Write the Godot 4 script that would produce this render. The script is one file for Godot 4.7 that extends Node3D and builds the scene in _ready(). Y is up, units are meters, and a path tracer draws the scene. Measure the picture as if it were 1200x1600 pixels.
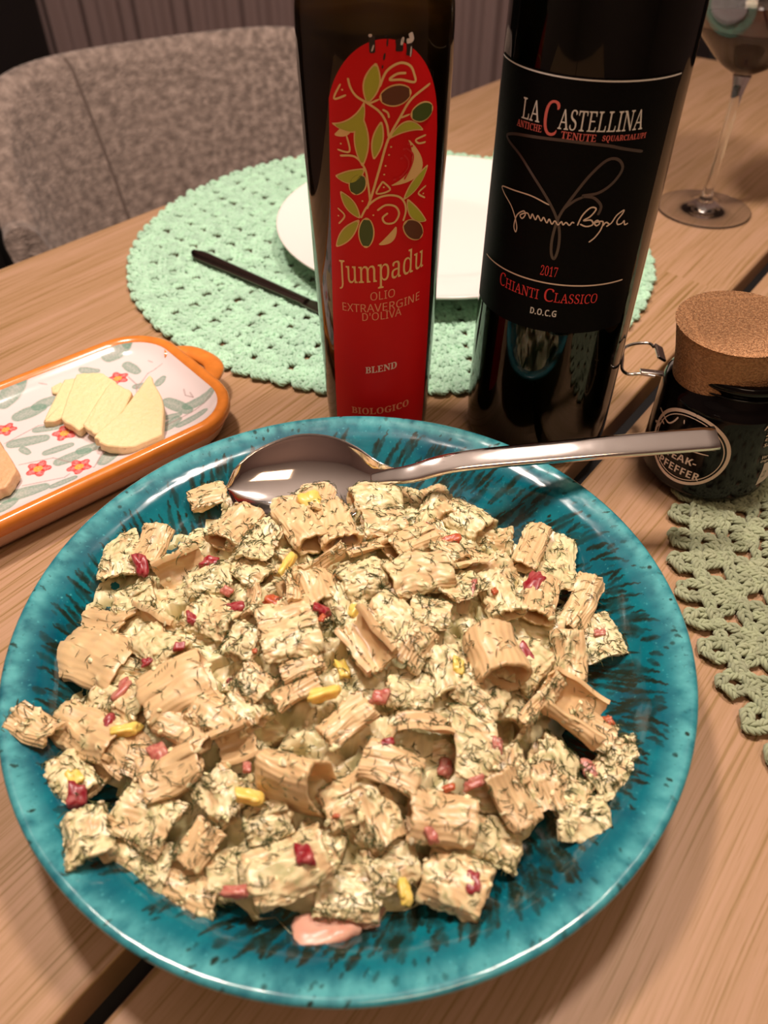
extends Node3D
# A pasta plate, bottles and place settings on an oak table, in a dim dining room at night. Lengths in metres; the table top is at y = TOP.

const TOP := 0.75
const BOWL := Vector3(-0.0122, 0.0, -0.175)          # centre of the turquoise plate on the table
const HEAP := Vector3(-0.018, 0.0, -0.172)           # centre of the pasta heap
const ALONG := Vector2(0.6150, -0.7885)              # the direction of the table's groove, in x and z
const GROOVE := Vector2(0.2417, -0.4800)             # a point on it

var mats := {}
var names := {}
var noise_a := FastNoiseLite.new()
var noise_b := FastNoiseLite.new()
var noise_c := FastNoiseLite.new()
var rng := RandomNumberGenerator.new()
var spots: Array[Vector3] = []                       # points on the pasta that dill and sauce can lie on
var spot_up: Array[Vector3] = []
var spot_coat := PackedFloat32Array()
var tops := {}                                       # the highest of them in each 2 mm cell
var wrap_center := Vector3.ZERO
var oil_label: Node3D
var wine_label: Node3D
var jar_label: Node3D


# ---------------------------------------------------------------- meshes
class Shape:
	var v := PackedVector3Array()
	var n := PackedVector3Array()
	var uv := PackedVector2Array()
	var c := PackedColorArray()
	var idx := PackedInt32Array()
	var tinted := false

	func add(p: Vector3, t := Vector2.ZERO, col := Color.WHITE) -> int:
		v.append(p); uv.append(t); c.append(col)
		return v.size() - 1

	func tri(a: int, b: int, d: int) -> void:          # counter-clockwise from outside
		idx.append(a); idx.append(d); idx.append(b)

	func quad(a: int, b: int, d: int, e: int) -> void:
		tri(a, b, d); tri(a, d, e)

	# rows of points; columns run round, rows run along. Outward is (along columns) x (along rows).
	func grid(rows: Array, round := false, ends := false, uv_rows: Array = [], cols: Array = []) -> void:
		var first := v.size()
		var w: int = rows[0].size()
		for i in rows.size():
			for j in w:
				add(rows[i][j], uv_rows[i][j] if uv_rows else Vector2(float(j) / (w if round else w - 1), float(i) / maxi(1, rows.size() - 1)), cols[i][j] if cols else Color.WHITE)
		for i in range(rows.size() - 1):
			for j in (w if round else w - 1):
				var k := (j + 1) % w
				quad(first + i * w + j, first + i * w + k, first + (i + 1) * w + k, first + (i + 1) * w + j)
		if ends:
			cap(rows[0], true)
			cap(rows[-1], false)

	func cap(ring, flip: bool) -> void:
		var mid := Vector3.ZERO
		for p in ring:
			mid += p
		var m := add(mid / ring.size(), Vector2(0.5, 0.5))
		var first := v.size()
		for p in ring:
			add(p, Vector2(0.5, 0.5))
		for j in ring.size():
			var k: int = (j + 1) % ring.size()
			if flip:
				tri(m, first + k, first + j)
			else:
				tri(m, first + j, first + k)

	func mesh(weld := false) -> ArrayMesh:
		n.resize(v.size())
		n.fill(Vector3.ZERO)
		for t in range(0, idx.size(), 3):
			var a := idx[t]
			var b := idx[t + 2]
			var d := idx[t + 1]
			var f := (v[b] - v[a]).cross(v[d] - v[a])
			n[a] += f; n[b] += f; n[d] += f
		if weld:
			var sum := {}
			for i in v.size():
				var key := Vector3i(v[i] * 200000.0)
				sum[key] = sum.get(key, Vector3.ZERO) + n[i]
			for i in v.size():
				n[i] = sum[Vector3i(v[i] * 200000.0)]
		for i in n.size():
			n[i] = n[i].normalized() if n[i].length_squared() > 0.0 else Vector3.UP
		var a := []
		a.resize(Mesh.ARRAY_MAX)
		a[Mesh.ARRAY_VERTEX] = v
		a[Mesh.ARRAY_NORMAL] = n
		a[Mesh.ARRAY_TEX_UV] = uv
		if tinted:
			a[Mesh.ARRAY_COLOR] = c
		a[Mesh.ARRAY_INDEX] = idx
		var m := ArrayMesh.new()
		m.add_surface_from_arrays(Mesh.PRIMITIVE_TRIANGLES, a)
		return m


func numbered(called: String) -> String:
	names[called] = names.get(called, -1) + 1
	return called if names[called] == 0 else "%s_%03d" % [called, names[called]]


func tag(o: Node3D, label: String, category: String, group := "") -> Node3D:
	o.set_meta("label", label)
	o.set_meta("category", category)
	if group:
		o.set_meta("group", group)
	return o


func thing(called: String, label: String, category: String, at := Vector3.ZERO, group := "") -> Node3D:
	var o := Node3D.new()
	o.name = numbered(called)
	add_child(o)
	o.position = at
	return tag(o, label, category, group)


func part(called: String, m: Mesh, mat: Material, parent: Node = self) -> MeshInstance3D:
	var o := MeshInstance3D.new()
	o.name = numbered(called) if parent == self else called
	o.mesh = m
	o.material_override = mat
	parent.add_child(o, true)
	return o


func structure(called: String, m: Mesh, mat: Material, at := Vector3.ZERO) -> MeshInstance3D:
	var o := part(called, m, mat)
	o.position = at
	o.set_meta("kind", "structure")
	return o


func box(x: float, y: float, z: float) -> BoxMesh:
	var b := BoxMesh.new()
	b.size = Vector3(x, y, z)
	return b


# a box with its edges rounded by r: an outline swept up in rings
func slab(x: float, y: float, z: float, r: float) -> ArrayMesh:
	var outline := PackedVector2Array()
	for k in 4:
		for i in 5:
			var a := PI / 2 * (k + i / 4.0)
			outline.append(Vector2([1, -1, -1, 1][k] * (x / 2 - r) + r * cos(a), [1, 1, -1, -1][k] * (z / 2 - r) + r * sin(a)))
	return plate_of(outline, y, minf(r, y * 0.4))


# an outline in x and z (any shape that its middle sees) raised to a thickness, its edges rounded by r
func plate_of(outline: PackedVector2Array, y: float, r: float) -> ArrayMesh:
	var s := Shape.new()
	var area := 0.0
	var count := outline.size()
	for i in count:
		area += outline[i].cross(outline[(i + 1) % count])
	if area > 0.0:
		outline.reverse()
	var rows := []
	var uvs := []
	for k in [[r, 0.0], [r * 0.3, r * 0.3], [0.0, r], [0.0, y - r], [r * 0.3, y - r * 0.3], [r, y]]:
		var row := PackedVector3Array()
		var uv := PackedVector2Array()
		for i in count:
			var t := (outline[(i + 1) % count] - outline[(i - 1 + count) % count]).normalized()
			var p: Vector2 = outline[i] + Vector2(t.y, -t.x) * k[0]
			row.append(Vector3(p.x, k[1], p.y))
			uv.append(p)
		rows.append(row)
		uvs.append(uv)
	s.grid(rows, true, true, uvs)
	return s.mesh()


# r and h pairs from the foot up the outside (and down the inside), turned round the y axis
func lathe(profile: PackedVector2Array, sides := 64, closed := false) -> ArrayMesh:
	var s := Shape.new()
	var rows := []
	var uvs := []
	var run := 0.0
	for i in profile.size():
		if i > 0:
			run += profile[i].distance_to(profile[i - 1])
		var row := PackedVector3Array()
		var uv := PackedVector2Array()
		for j in sides + 1:
			var a := TAU * j / sides
			row.append(Vector3(sin(a) * profile[i].x, profile[i].y, cos(a) * profile[i].x))
			uv.append(Vector2(float(j) / sides, run))
		rows.append(row)
		uvs.append(uv)
	for uv in uvs:
		for j in uv.size():
			uv[j].y /= run
	s.grid(rows, false, false, uvs)
	return s.mesh(true)


# points smoothed by a spline: knots as x, y pairs
func smooth2(knots: Array, per := 6) -> PackedVector2Array:
	var out := PackedVector2Array()
	var k := PackedVector2Array()
	for i in range(0, knots.size(), 2):
		k.append(Vector2(knots[i], knots[i + 1]))
	for i in range(k.size() - 1):
		var a := k[maxi(i - 1, 0)]
		var d := k[mini(i + 2, k.size() - 1)]
		for j in per:
			out.append(k[i].cubic_interpolate(k[i + 1], a, d, float(j) / per))
	out.append(k[-1])
	return out


func tube(s: Shape, path: PackedVector3Array, radii, sides := 6, ends := true, flat := 1.0, col := Color.WHITE) -> void:
	var rows := []
	var cols := []
	var side := Vector3.ZERO
	for i in path.size():
		var t := (path[mini(i + 1, path.size() - 1)] - path[maxi(i - 1, 0)]).normalized()
		if i == 0:
			side = t.cross(Vector3.UP if absf(t.y) < 0.9 else Vector3.RIGHT).normalized()
		side = (side - t * side.dot(t)).normalized()
		var other := t.cross(side)
		var r: float = radii if radii is float else radii[i]
		var row := PackedVector3Array()
		var cc := PackedColorArray()
		for j in sides:
			var a := TAU * j / sides
			row.append(path[i] + side * cos(a) * r + other * sin(a) * r * flat)
			cc.append(col)
		rows.append(row)
		cols.append(cc)
	s.grid(rows, true, ends, [], cols)


func smooth3(knots: PackedVector3Array, per := 6) -> PackedVector3Array:
	var out := PackedVector3Array()
	for i in range(knots.size() - 1):
		for j in per:
			out.append(knots[i].cubic_interpolate(knots[i + 1], knots[maxi(i - 1, 0)], knots[mini(i + 2, knots.size() - 1)], float(j) / per))
	out.append(knots[-1])
	return out


# ---------------------------------------------------------------- materials
func material(called: String, color: Color, rough: float, metal := 0.0) -> StandardMaterial3D:
	var m := StandardMaterial3D.new()
	m.resource_name = called
	m.albedo_color = color
	m.roughness = rough
	m.metallic = metal
	mats[called] = m
	return m


func lin(r: float, g: float, b: float) -> Color:
	return Color(r, g, b).linear_to_srgb()


func picture(im: Image) -> ImageTexture:
	return ImageTexture.create_from_image(im)


func noise(freq: float, octaves := 3, kind := FastNoiseLite.TYPE_SIMPLEX_SMOOTH, start := 7) -> FastNoiseLite:
	var n := FastNoiseLite.new()
	n.seed = start
	n.frequency = freq
	n.noise_type = kind
	n.fractal_octaves = octaves
	return n


func noise_texture(freq: float, octaves: int, dark: Color, light: Color, size := 512, kind := FastNoiseLite.TYPE_SIMPLEX_SMOOTH, start := 7) -> NoiseTexture2D:
	var t := NoiseTexture2D.new()
	t.width = size
	t.height = size
	t.seamless = true
	t.noise = noise(freq, octaves, kind, start)
	var g := Gradient.new()
	g.set_color(0, dark)
	g.set_color(1, light)
	t.color_ramp = g
	return t


func triplanar(m: StandardMaterial3D, scale: float, world := true) -> void:
	m.uv1_triplanar = true
	m.uv1_world_triplanar = world
	m.uv1_scale = Vector3.ONE * scale


# oak: u runs across the plank (45 cm), v along it (1 m)
func oak(start: int, strong: float) -> ImageTexture:
	var w := 1536
	var h := 1024
	var im := Image.create(w, h, false, Image.FORMAT_RGB8)
	var fine := noise(1.0, 2, FastNoiseLite.TYPE_SIMPLEX_SMOOTH, start)
	var broad := noise(1.0, 3, FastNoiseLite.TYPE_SIMPLEX_SMOOTH, start + 5)
	var fleck := noise(1.0, 1, FastNoiseLite.TYPE_SIMPLEX_SMOOTH, start + 9)
	for y in h:
		for x in w:
			var bend := 9.0 * broad.get_noise_2d(x * 0.004, y * 0.0035)
			var g := fine.get_noise_2d((x + bend) * 0.16, y * 0.006)
			var b := broad.get_noise_2d((x + bend * 3.0) * 0.018, y * 0.0018 + 40.0)
			var f := fleck.get_noise_2d((x + bend) * 0.55, y * 0.035)
			var t := 0.80 + 0.10 * b + strong * 0.16 * g
			if g < -0.28:
				t -= strong * 0.35 * minf(1.0, (-0.28 - g) * 4.0)
			if f > 0.45:
				t += 0.10 * (f - 0.45)
			elif f < -0.5:
				t += 0.30 * (f + 0.5)
			im.set_pixel(x, y, lin(0.48 * t, 0.290 * t * (0.95 + 0.05 * t), 0.178 * t * t * 1.12))
	return picture(im)


func bump(m: StandardMaterial3D, t: Texture2D, cm: float) -> void:
	m.heightmap_enabled = true
	m.heightmap_texture = t
	m.heightmap_scale = cm


# ---------------------------------------------------------------- flat print on bottles: positions are degrees round the bottle and millimetres up it
func wrapped(deg: float, mm: float, off: float, which: Node3D) -> Vector3:
	var r := 0.0375
	var h := mm * 0.001
	if which == oil_label:
		r = oil_radius(h)
	elif which == jar_label:
		r = 0.0310
	else:
		r = wine_radius(h)
	r += off
	return Vector3(sin(deg_to_rad(deg)) * r, h, cos(deg_to_rad(deg)) * r)


func oil_radius(h: float) -> float:
	var c := [0.0, 0.0255, 0.01, 0.0262, 0.03, 0.0270, 0.06, 0.0280, 0.10, 0.0289, 0.14, 0.0296, 0.18, 0.0303, 0.20, 0.0300]
	for i in range(0, c.size() - 2, 2):
		if h <= c[i + 2]:
			return lerpf(c[i + 1], c[i + 3], clampf((h - c[i]) / (c[i + 2] - c[i]), 0.0, 1.0))
	return 0.03


func wine_radius(h: float) -> float:
	return lerpf(0.0374, 0.0362, clampf((h - 0.03) / 0.17, 0.0, 1.0))


func inks() -> void:
	material("gold", lin(0.80, 0.50, 0.19), 0.45, 0.1)
	material("lime", lin(0.42, 0.40, 0.025), 0.5)
	material("olive", lin(0.055, 0.085, 0.008), 0.5)
	material("brown", lin(0.115, 0.028, 0.006), 0.5)
	material("red", lin(0.62, 0.006, 0.008), 0.42)
	material("worn", lin(0.02, 0.012, 0.01), 0.3)
	material("flake", lin(0.6, 0.5, 0.45), 0.5)
	material("grey", lin(0.075, 0.05, 0.045), 0.3)
	material("cream", lin(0.80, 0.62, 0.50), 0.5)
	material("white", lin(0.78, 0.75, 0.72), 0.5)
	material("scarlet", lin(0.80, 0.035, 0.035), 0.5)
	material("rose", lin(0.72, 0.14, 0.12), 0.5)
	material("peach", lin(0.80, 0.30, 0.15), 0.5)


func stroke(on: Node3D, ink: String, mm: float, pts: Array) -> void:
	var path := smooth2(pts, 6) if pts.size() > 4 else smooth2(pts, 3)
	var s := Shape.new()
	var rows := []
	for i in path.size():
		var p := path[i]
		var r := 0.029 if on == oil_label else 0.031 if on == jar_label else 0.0368
		var per := deg_to_rad(1.0) * r * 1000.0                 # millimetres in a degree
		var d := path[mini(i + 1, path.size() - 1)] - path[maxi(i - 1, 0)]
		d.x *= per
		d = d.normalized() * mm * 0.5 * (1.0 if i > 0 and i < path.size() - 1 else 0.6)
		var off := 0.00042 if ink != "red" else 0.00055
		if ink == "worn" or ink == "flake":
			off = 0.0004
		rows.append(PackedVector3Array([wrapped(p.x - d.y / per, p.y + d.x, off, on), wrapped(p.x + d.y / per, p.y - d.x, off, on)]))
	s.grid(rows)
	part("printed_line", s.mesh(), mats[ink], on)


func leaf(on: Node3D, ink: String, a0: float, h0: float, a1: float, h1: float, mm: float, bend := 0.0, blunt := 1.0) -> void:
	for layer in ([0] if ink == "gold" else [0, 1]):
		var s := Shape.new()
		var rows := []
		var per := deg_to_rad(1.0) * 29.0
		var d := Vector2((a1 - a0) * per, h1 - h0)
		var side := Vector2(-d.y, d.x).normalized()
		for i in 15:
			var t := lerpf(0.0 if layer == 0 else 0.07, 1.0 if layer == 0 else 0.93, i / 14.0)
			var mid := Vector2(a0 * per, h0) + d * t + side * bend * d.length() * 4.0 * t * (1.0 - t)
			var w := mm * 0.5 * pow(sin(PI * clampf(t, 0.001, 0.999)), 0.85 * blunt) + (0.3 if layer == 0 else -0.25)
			w = maxf(w, 0.05)
			var row := PackedVector3Array()
			for k in [1.0, 0.33, -0.33, -1.0]:
				var q: Vector2 = mid + side * w * k
				row.append(wrapped(q.x / per, q.y, 0.00036 + layer * 0.00014, on))
			rows.append(row)
		s.grid(rows)
		part("printed_leaf", s.mesh(), mats["gold" if layer == 0 else ink], on)


# a word between two angles on a bottle; left and right are the heights of its foot line at either end
func word(on: Node3D, text: String, ink: String, a0: float, h0: float, a1: float, h1: float, tall: float, face := "Droid Serif", bold := false, lean := 0.0) -> void:
	var t := TextMesh.new()
	var f := SystemFont.new()
	f.font_names = PackedStringArray([face])
	f.font_weight = 700 if bold else 400
	t.font = f
	t.font_size = 64
	t.depth = 0.0
	t.text = text
	var arrays := t.get_mesh_arrays()
	var v: PackedVector3Array = arrays[Mesh.ARRAY_VERTEX]
	var lo := Vector3.INF
	var hi := -Vector3.INF
	for p in v:
		lo = lo.min(p)
		hi = hi.max(p)
	var foot := lo.y
	if text == "Jumpadu":
		foot = lerpf(lo.y, hi.y, 0.245)
	var nn := PackedVector3Array()
	for i in v.size():
		var x := (v[i].x - lo.x) / (hi.x - lo.x)
		var y := (v[i].y - foot) / (hi.y - foot) * tall
		var a := lerpf(a0, a1, x) + y * lean
		v[i] = wrapped(a, lerpf(h0, h1, x) + y, 0.00045, on)
		nn.append(Vector3(sin(deg_to_rad(a)), 0.0, cos(deg_to_rad(a))))
	arrays[Mesh.ARRAY_VERTEX] = v
	arrays[Mesh.ARRAY_NORMAL] = nn
	var m := ArrayMesh.new()
	var keep := []
	keep.resize(Mesh.ARRAY_MAX)
	for k in [Mesh.ARRAY_VERTEX, Mesh.ARRAY_NORMAL, Mesh.ARRAY_INDEX]:
		keep[k] = arrays[k]
	m.add_surface_from_arrays(Mesh.PRIMITIVE_TRIANGLES, keep)
	part("lettering", m, mats[ink], on)


# a patch of label from one angle to another; top and foot are given as functions of the share across
func patch(on: Node3D, a_low: Vector2, a_high: Vector2, foot: Callable, head: Callable, off: float) -> ArrayMesh:
	var s := Shape.new()
	var rows := []
	for i in 41:
		var row := PackedVector3Array()
		for j in 61:
			var u := j / 60.0
			var lo: float = foot.call(u)
			var hi: float = head.call(u)
			var h := lerpf(lo, hi, i / 40.0)
			var k := clampf((h - 20.0) / 175.0, 0.0, 1.0)
			row.append(wrapped(lerpf(lerpf(a_low.x, a_high.x, k), lerpf(a_low.y, a_high.y, k), u), h, off, on))
		rows.append(row)
	s.grid(rows)
	return s.mesh()


# ---------------------------------------------------------------- the table
# in the table's own axes: a runs along the groove, c across it
func on_table(a: float, c: float, y := 0.0) -> Vector3:
	var n := Vector2(ALONG.y, -ALONG.x)
	return Vector3(GROOVE.x + ALONG.x * a + n.x * c, TOP + y, GROOVE.y + ALONG.y * a + n.y * c)


func board(called: String, outline: Array, y0: float, thick: float, mat: Material, parent: Node3D) -> void:
	var o := PackedVector2Array()
	for i in range(0, outline.size(), 2):
		o.append(Vector2(outline[i], outline[i + 1]))
	var m := plate_of(o, thick, 0.0022)
	# own axes: x along the groove, z across; turn to the world
	var a := m.surface_get_arrays(0)
	var uv: PackedVector2Array = a[Mesh.ARRAY_TEX_UV]
	var v: PackedVector3Array = a[Mesh.ARRAY_VERTEX]
	for i in uv.size():
		uv[i] = Vector2(v[i].z / 0.45, v[i].x + v[i].z * 0.06)
	a[Mesh.ARRAY_TEX_UV] = uv
	var out := ArrayMesh.new()
	out.add_surface_from_arrays(Mesh.PRIMITIVE_TRIANGLES, a)
	var p := part(called, out, mat, parent)
	p.position = Vector3(0, y0, 0)


func build_table() -> void:
	var t := thing("dining_table", "large pale oak dining table with a dark open groove between its two boards", "table", Vector3(GROOVE.x, 0, GROOVE.y))
	t.basis = Basis(Vector3(ALONG.x, 0, ALONG.y), Vector3.UP, Vector3(-ALONG.y, 0, ALONG.x))      # x along the groove, z across it, towards the camera's side
	var m1 := material("oak board", Color.WHITE, 0.48)
	m1.albedo_texture = oak(3, 0.62)
	m1.metallic_specular = 0.4
	var m2 := material("oak board lighter", Color.WHITE, 0.46)
	m2.albedo_texture = oak(21, 0.5)
	m2.metallic_specular = 0.4
	var g := 0.0052
	board("board", [-1.05, -g, 0.548, -g, 0.548, -0.28, 0.535, -0.325, 0.50, -0.358, 0.44, -0.378, 0.333, -0.389, 0.247, -0.395, 0.01, -0.412, -0.09, -0.423, -0.29, -0.434, -0.6, -0.43, -1.05, -0.41], TOP - 0.026, 0.026, m1, t)
	board("board", [-1.05, g, 0.548, g, 0.548, 0.28, 0.535, 0.325, 0.50, 0.358, 0.44, 0.378, 0.333, 0.389, 0.01, 0.412, -0.29, 0.434, -0.6, 0.43, -1.05, 0.41], TOP - 0.026, 0.026, m2, t)
	var dark: StandardMaterial3D = mats["dark steel"]
	var strip := part("groove_shade_strip", slab(1.55, 0.006, 0.013, 0.001), material("groove shade", lin(0.004, 0.003, 0.003), 0.8), t)  # near-black strip added in place of the shade down in the groove
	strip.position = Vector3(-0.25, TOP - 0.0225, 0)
	for a in [-0.75, 0.30]:
		var b := part("crossbar", slab(0.06, 0.03, 0.62, 0.006), dark, t)
		b.position = Vector3(a, TOP - 0.057, 0)
		for c in [-0.29, 0.29]:
			var l := part("leg", slab(0.06, TOP - 0.055, 0.06, 0.008), dark, t)
			l.position = Vector3(a, 0.0, c)
	var beam := part("rail", slab(1.3, 0.02, 0.05, 0.005), dark, t)
	beam.position = Vector3(-0.25, TOP - 0.085, 0)


# ---------------------------------------------------------------- the room
func build_room() -> void:
	var wall := material("wall paint", lin(0.34, 0.24, 0.215), 0.9)
	var plank := material("floor oak", Color.WHITE, 0.6)
	plank.albedo_texture = noise_texture(0.02, 4, lin(0.06, 0.035, 0.022), lin(0.12, 0.07, 0.045), 256)
	triplanar(plank, 1.2)
	var white := material("ceiling paint", lin(0.76, 0.71, 0.66), 0.95)
	structure("floor", box(4.4, 0.1, 4.6), plank, Vector3(0.3, -0.05, -0.4))
	structure("ceiling", box(4.4, 0.1, 4.6), white, Vector3(0.3, 2.5, -0.4))
	structure("wall_back", box(4.4, 2.5, 0.1), wall, Vector3(0.3, 1.2, -2.15))
	structure("wall_front", box(4.4, 2.5, 0.1), wall, Vector3(0.3, 1.2, 1.85))
	structure("wall_left", box(0.1, 2.5, 4.6), wall, Vector3(-1.85, 1.2, -0.4))
	structure("wall_right", box(0.1, 2.5, 4.6), wall, Vector3(2.45, 1.2, -0.4))
	structure("baseboard_back", slab(4.2, 0.08, 0.015, 0.003), white, Vector3(0.3, 0.0, -2.09))
	# a curtain that hangs in soft folds before the back wall
	var s := Shape.new()
	var rows := []
	for i in 9:
		var row := PackedVector3Array()
		for j in 421:
			var x := lerpf(-0.78, 0.52, j / 420.0)
			var fold := 0.011 * sin(x * 62.0 + 1.3 * sin(x * 9.0)) + 0.008 * sin(x * 171.0)
			row.append(Vector3(x, lerpf(0.02, 2.3, i / 8.0), -1.86 + fold * (0.7 + 0.05 * i)))
		rows.append(row)
	s.grid(rows)
	var cloth := material("curtain cloth", lin(0.27, 0.185, 0.17), 0.95)
	cloth.heightmap_enabled = true
	cloth.heightmap_texture = noise_texture(0.2, 2, Color.BLACK, Color.WHITE, 256)
	cloth.heightmap_scale = 0.05
	triplanar(cloth, 8.0)
	var cur := thing("curtain", "dusky mauve brown curtain hanging in folds behind the upholstered chair", "curtain")
	part("drape", s.mesh(), cloth, cur)
	var rod := Shape.new()
	tube(rod, PackedVector3Array([Vector3(-0.85, 2.32, -1.86), Vector3(0.6, 2.32, -1.86)]), 0.012, 12)
	part("rod", rod.mesh(), mats["dark steel"], cur)
	# a tall dark cupboard at the far left, a low one added at the far right to keep it dark
	var dark := material("dark lacquer", lin(0.006, 0.005, 0.005), 0.6)
	var cab := thing("cabinet", "tall black cabinet beside the curtain, behind the upholstered chair", "cabinet", Vector3(-1.0, 0, -1.585))
	part("body", slab(0.62, 1.9, 0.44, 0.008), dark, cab)
	for k in [-0.15, 0.15]:
		var d := part("door", slab(0.28, 1.78, 0.018, 0.004), dark, cab)
		d.position = Vector3(k, 0.06, 0.226)
		var h := part("handle", slab(0.012, 0.16, 0.016, 0.004), mats["dark steel"], d)
		h.position = Vector3(-0.1 * signf(k), 0.8, 0.016)
	var side := thing("sideboard", "low dark brown sideboard added beyond the table end to keep it dark behind the wine glass", "sideboard", Vector3(1.02, 0, -1.60))
	var brown := material("dark walnut", lin(0.010, 0.006, 0.005), 0.6)
	part("body", slab(1.0, 0.80, 0.42, 0.008), brown, side)
	for k in 3:
		var d := part("door", slab(0.31, 0.66, 0.018, 0.004), brown, side)
		d.position = Vector3(-0.325 + 0.325 * k, 0.07, 0.217)
		var kn := Shape.new()
		tube(kn, PackedVector3Array([Vector3.ZERO, Vector3(0, 0, 0.02)]), 0.009, 12)
		var o := part("knob", kn.mesh(), mats["dark steel"], d)
		o.position = Vector3(0.12, 0.5, 0.008)


func build_chair() -> void:
	# a tub chair that faces the table's long edge
	var t := thing("dining_chair", "grey beige tweed upholstered chair with a curved back, pushed up beside the table", "chair", Vector3(-0.197, 0, -0.93))
	t.rotation.y = deg_to_rad(31.0)
	var tweed := material("tweed", Color.WHITE, 0.95)
	tweed.albedo_texture = noise_texture(0.03, 5, lin(0.10, 0.073, 0.058), lin(0.60, 0.47, 0.395), 512)
	triplanar(tweed, 5.0)
	tweed.heightmap_enabled = true
	tweed.heightmap_texture = noise_texture(0.12, 3, Color.BLACK, Color.WHITE, 512, FastNoiseLite.TYPE_SIMPLEX_SMOOTH, 31)
	tweed.heightmap_scale = 0.25
	tweed.rim_enabled = true
	tweed.rim = 0.4
	# the back: a thick shell bent round the sitter, with a stitched seam
	var s := Shape.new()
	var rows := []
	var cols := 72
	# cross-section loop: inside face up, over the round top, outside face down
	for k in 40:
		var row := PackedVector3Array()
		for j in cols + 1:
			var u := lerpf(-1.0, 1.0, j / float(cols))
			var a := u * 1.60
			var top := 0.775 - 0.13 * pow(minf(1.0, absf(u) * 1.14), 5.0) - 0.006 * cos(u * 3.0)
			var low := 0.40
			var r := 0.20
			var thick := 0.042 + 0.004 * sin(u * 9.0)
			var y := 0.0
			var off := 0.0
			if k < 14:
				y = lerpf(low, top - 0.02, k / 13.0)
				off = -thick * 0.5 - 0.012 * sin(PI * k / 13.0)
			elif k < 26:
				var b := PI * (k - 13) / 13.0
				y = top - 0.02 + 0.02 * sin(b)
				off = -thick * 0.5 * cos(b)
			else:
				y = lerpf(top - 0.02, low, (k - 26) / 13.0)
				off = thick * 0.5
			var rr := r + off + (y - 0.4) * 0.16
			row.append(Vector3(sin(a) * rr * 0.98, y, -cos(a) * rr * 0.62))
		rows.append(row)
	s.grid(rows)
	for e in 2:
		var end_ring := PackedVector3Array()
		for row in rows:
			end_ring.append(row[0 if e == 0 else cols])
		s.cap(end_ring, e == 0)
	var back := part("backrest", s.mesh(), tweed, t)
	var thread := material("seam", lin(0.15, 0.11, 0.09), 0.95)
	for u in [-0.28]:
		var line := PackedVector3Array()
		for k in range(1, 18):
			line.append(rows[k][int((u + 1.0) * 0.5 * cols)])
		var seam := Shape.new()
		tube(seam, line, 0.0022, 8)
		part("seam", seam.mesh(), thread, back)
	var cu := PackedVector2Array()
	for i in 40:
		var a := TAU * i / 40
		cu.append(Vector2(0.20 * signf(cos(a)) * pow(absf(cos(a)), 0.6), 0.045 + 0.19 * signf(sin(a)) * pow(absf(sin(a)), 0.6)))
	var seat := part("seat", plate_of(cu, 0.10, 0.02), tweed, t)
	seat.position.y = 0.37
	for k in [Vector2(-0.15, -0.08), Vector2(0.15, -0.08), Vector2(-0.15, 0.18), Vector2(0.15, 0.18)]:
		var l := Shape.new()
		tube(l, PackedVector3Array([Vector3(k.x * 1.12, 0.0, k.y * 1.12), Vector3(k.x, 0.37, k.y)]), [0.011, 0.017], 12)
		part("leg", l.mesh(), mats["dark steel"], t)


# ---------------------------------------------------------------- crochet mats
# one chain stitch, 6 mm long: two legs of three-ply yarn that swell apart and meet again
func stitch(ply: float, spread: float) -> ArrayMesh:
	var s := Shape.new()
	for leg in [-1.0, 1.0]:
		for k in 3:
			var path := PackedVector3Array()
			for i in 9:
				var t := i / 8.0
				var c := Vector3(lerpf(-0.0036, 0.0036, t), 0.0004 + 0.0012 * sin(PI * t), leg * spread * (sin(PI * pow(t, 0.75)) * 0.9 + 0.12))
				var a: float = TAU * (k / 3.0 + t * 1.1 * leg)
				path.append(c + Vector3(0, cos(a), sin(a)) * ply * 0.95)
			tube(s, path, [ply * 0.5, ply * 0.85, ply, ply, ply, ply, ply, ply * 0.85, ply * 0.5], 5)
	return s.mesh()


func cord(list: Array, path: PackedVector3Array, step: float, scale: float) -> void:
	var carry := 0.0
	for i in range(path.size() - 1):
		var a := path[i]
		var b := path[i + 1]
		var d := a.distance_to(b)
		var at := carry
		while at < d:
			var x := (b - a).normalized()
			var z := x.cross(Vector3.UP).normalized()
			var y := z.cross(x)
			var roll := rng.randf_range(-0.35, 0.35)
			var bs := Basis(x, y * cos(roll) + z * sin(roll), z * cos(roll) - y * sin(roll)) * Basis.from_scale(Vector3.ONE * scale * rng.randf_range(0.9, 1.12))
			list.append(Transform3D(bs, a.lerp(b, at / d) + Vector3(rng.randf_range(-1, 1), rng.randf_range(0, 1), rng.randf_range(-1, 1)) * 0.0004))
			at += step
		carry = at - d


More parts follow.
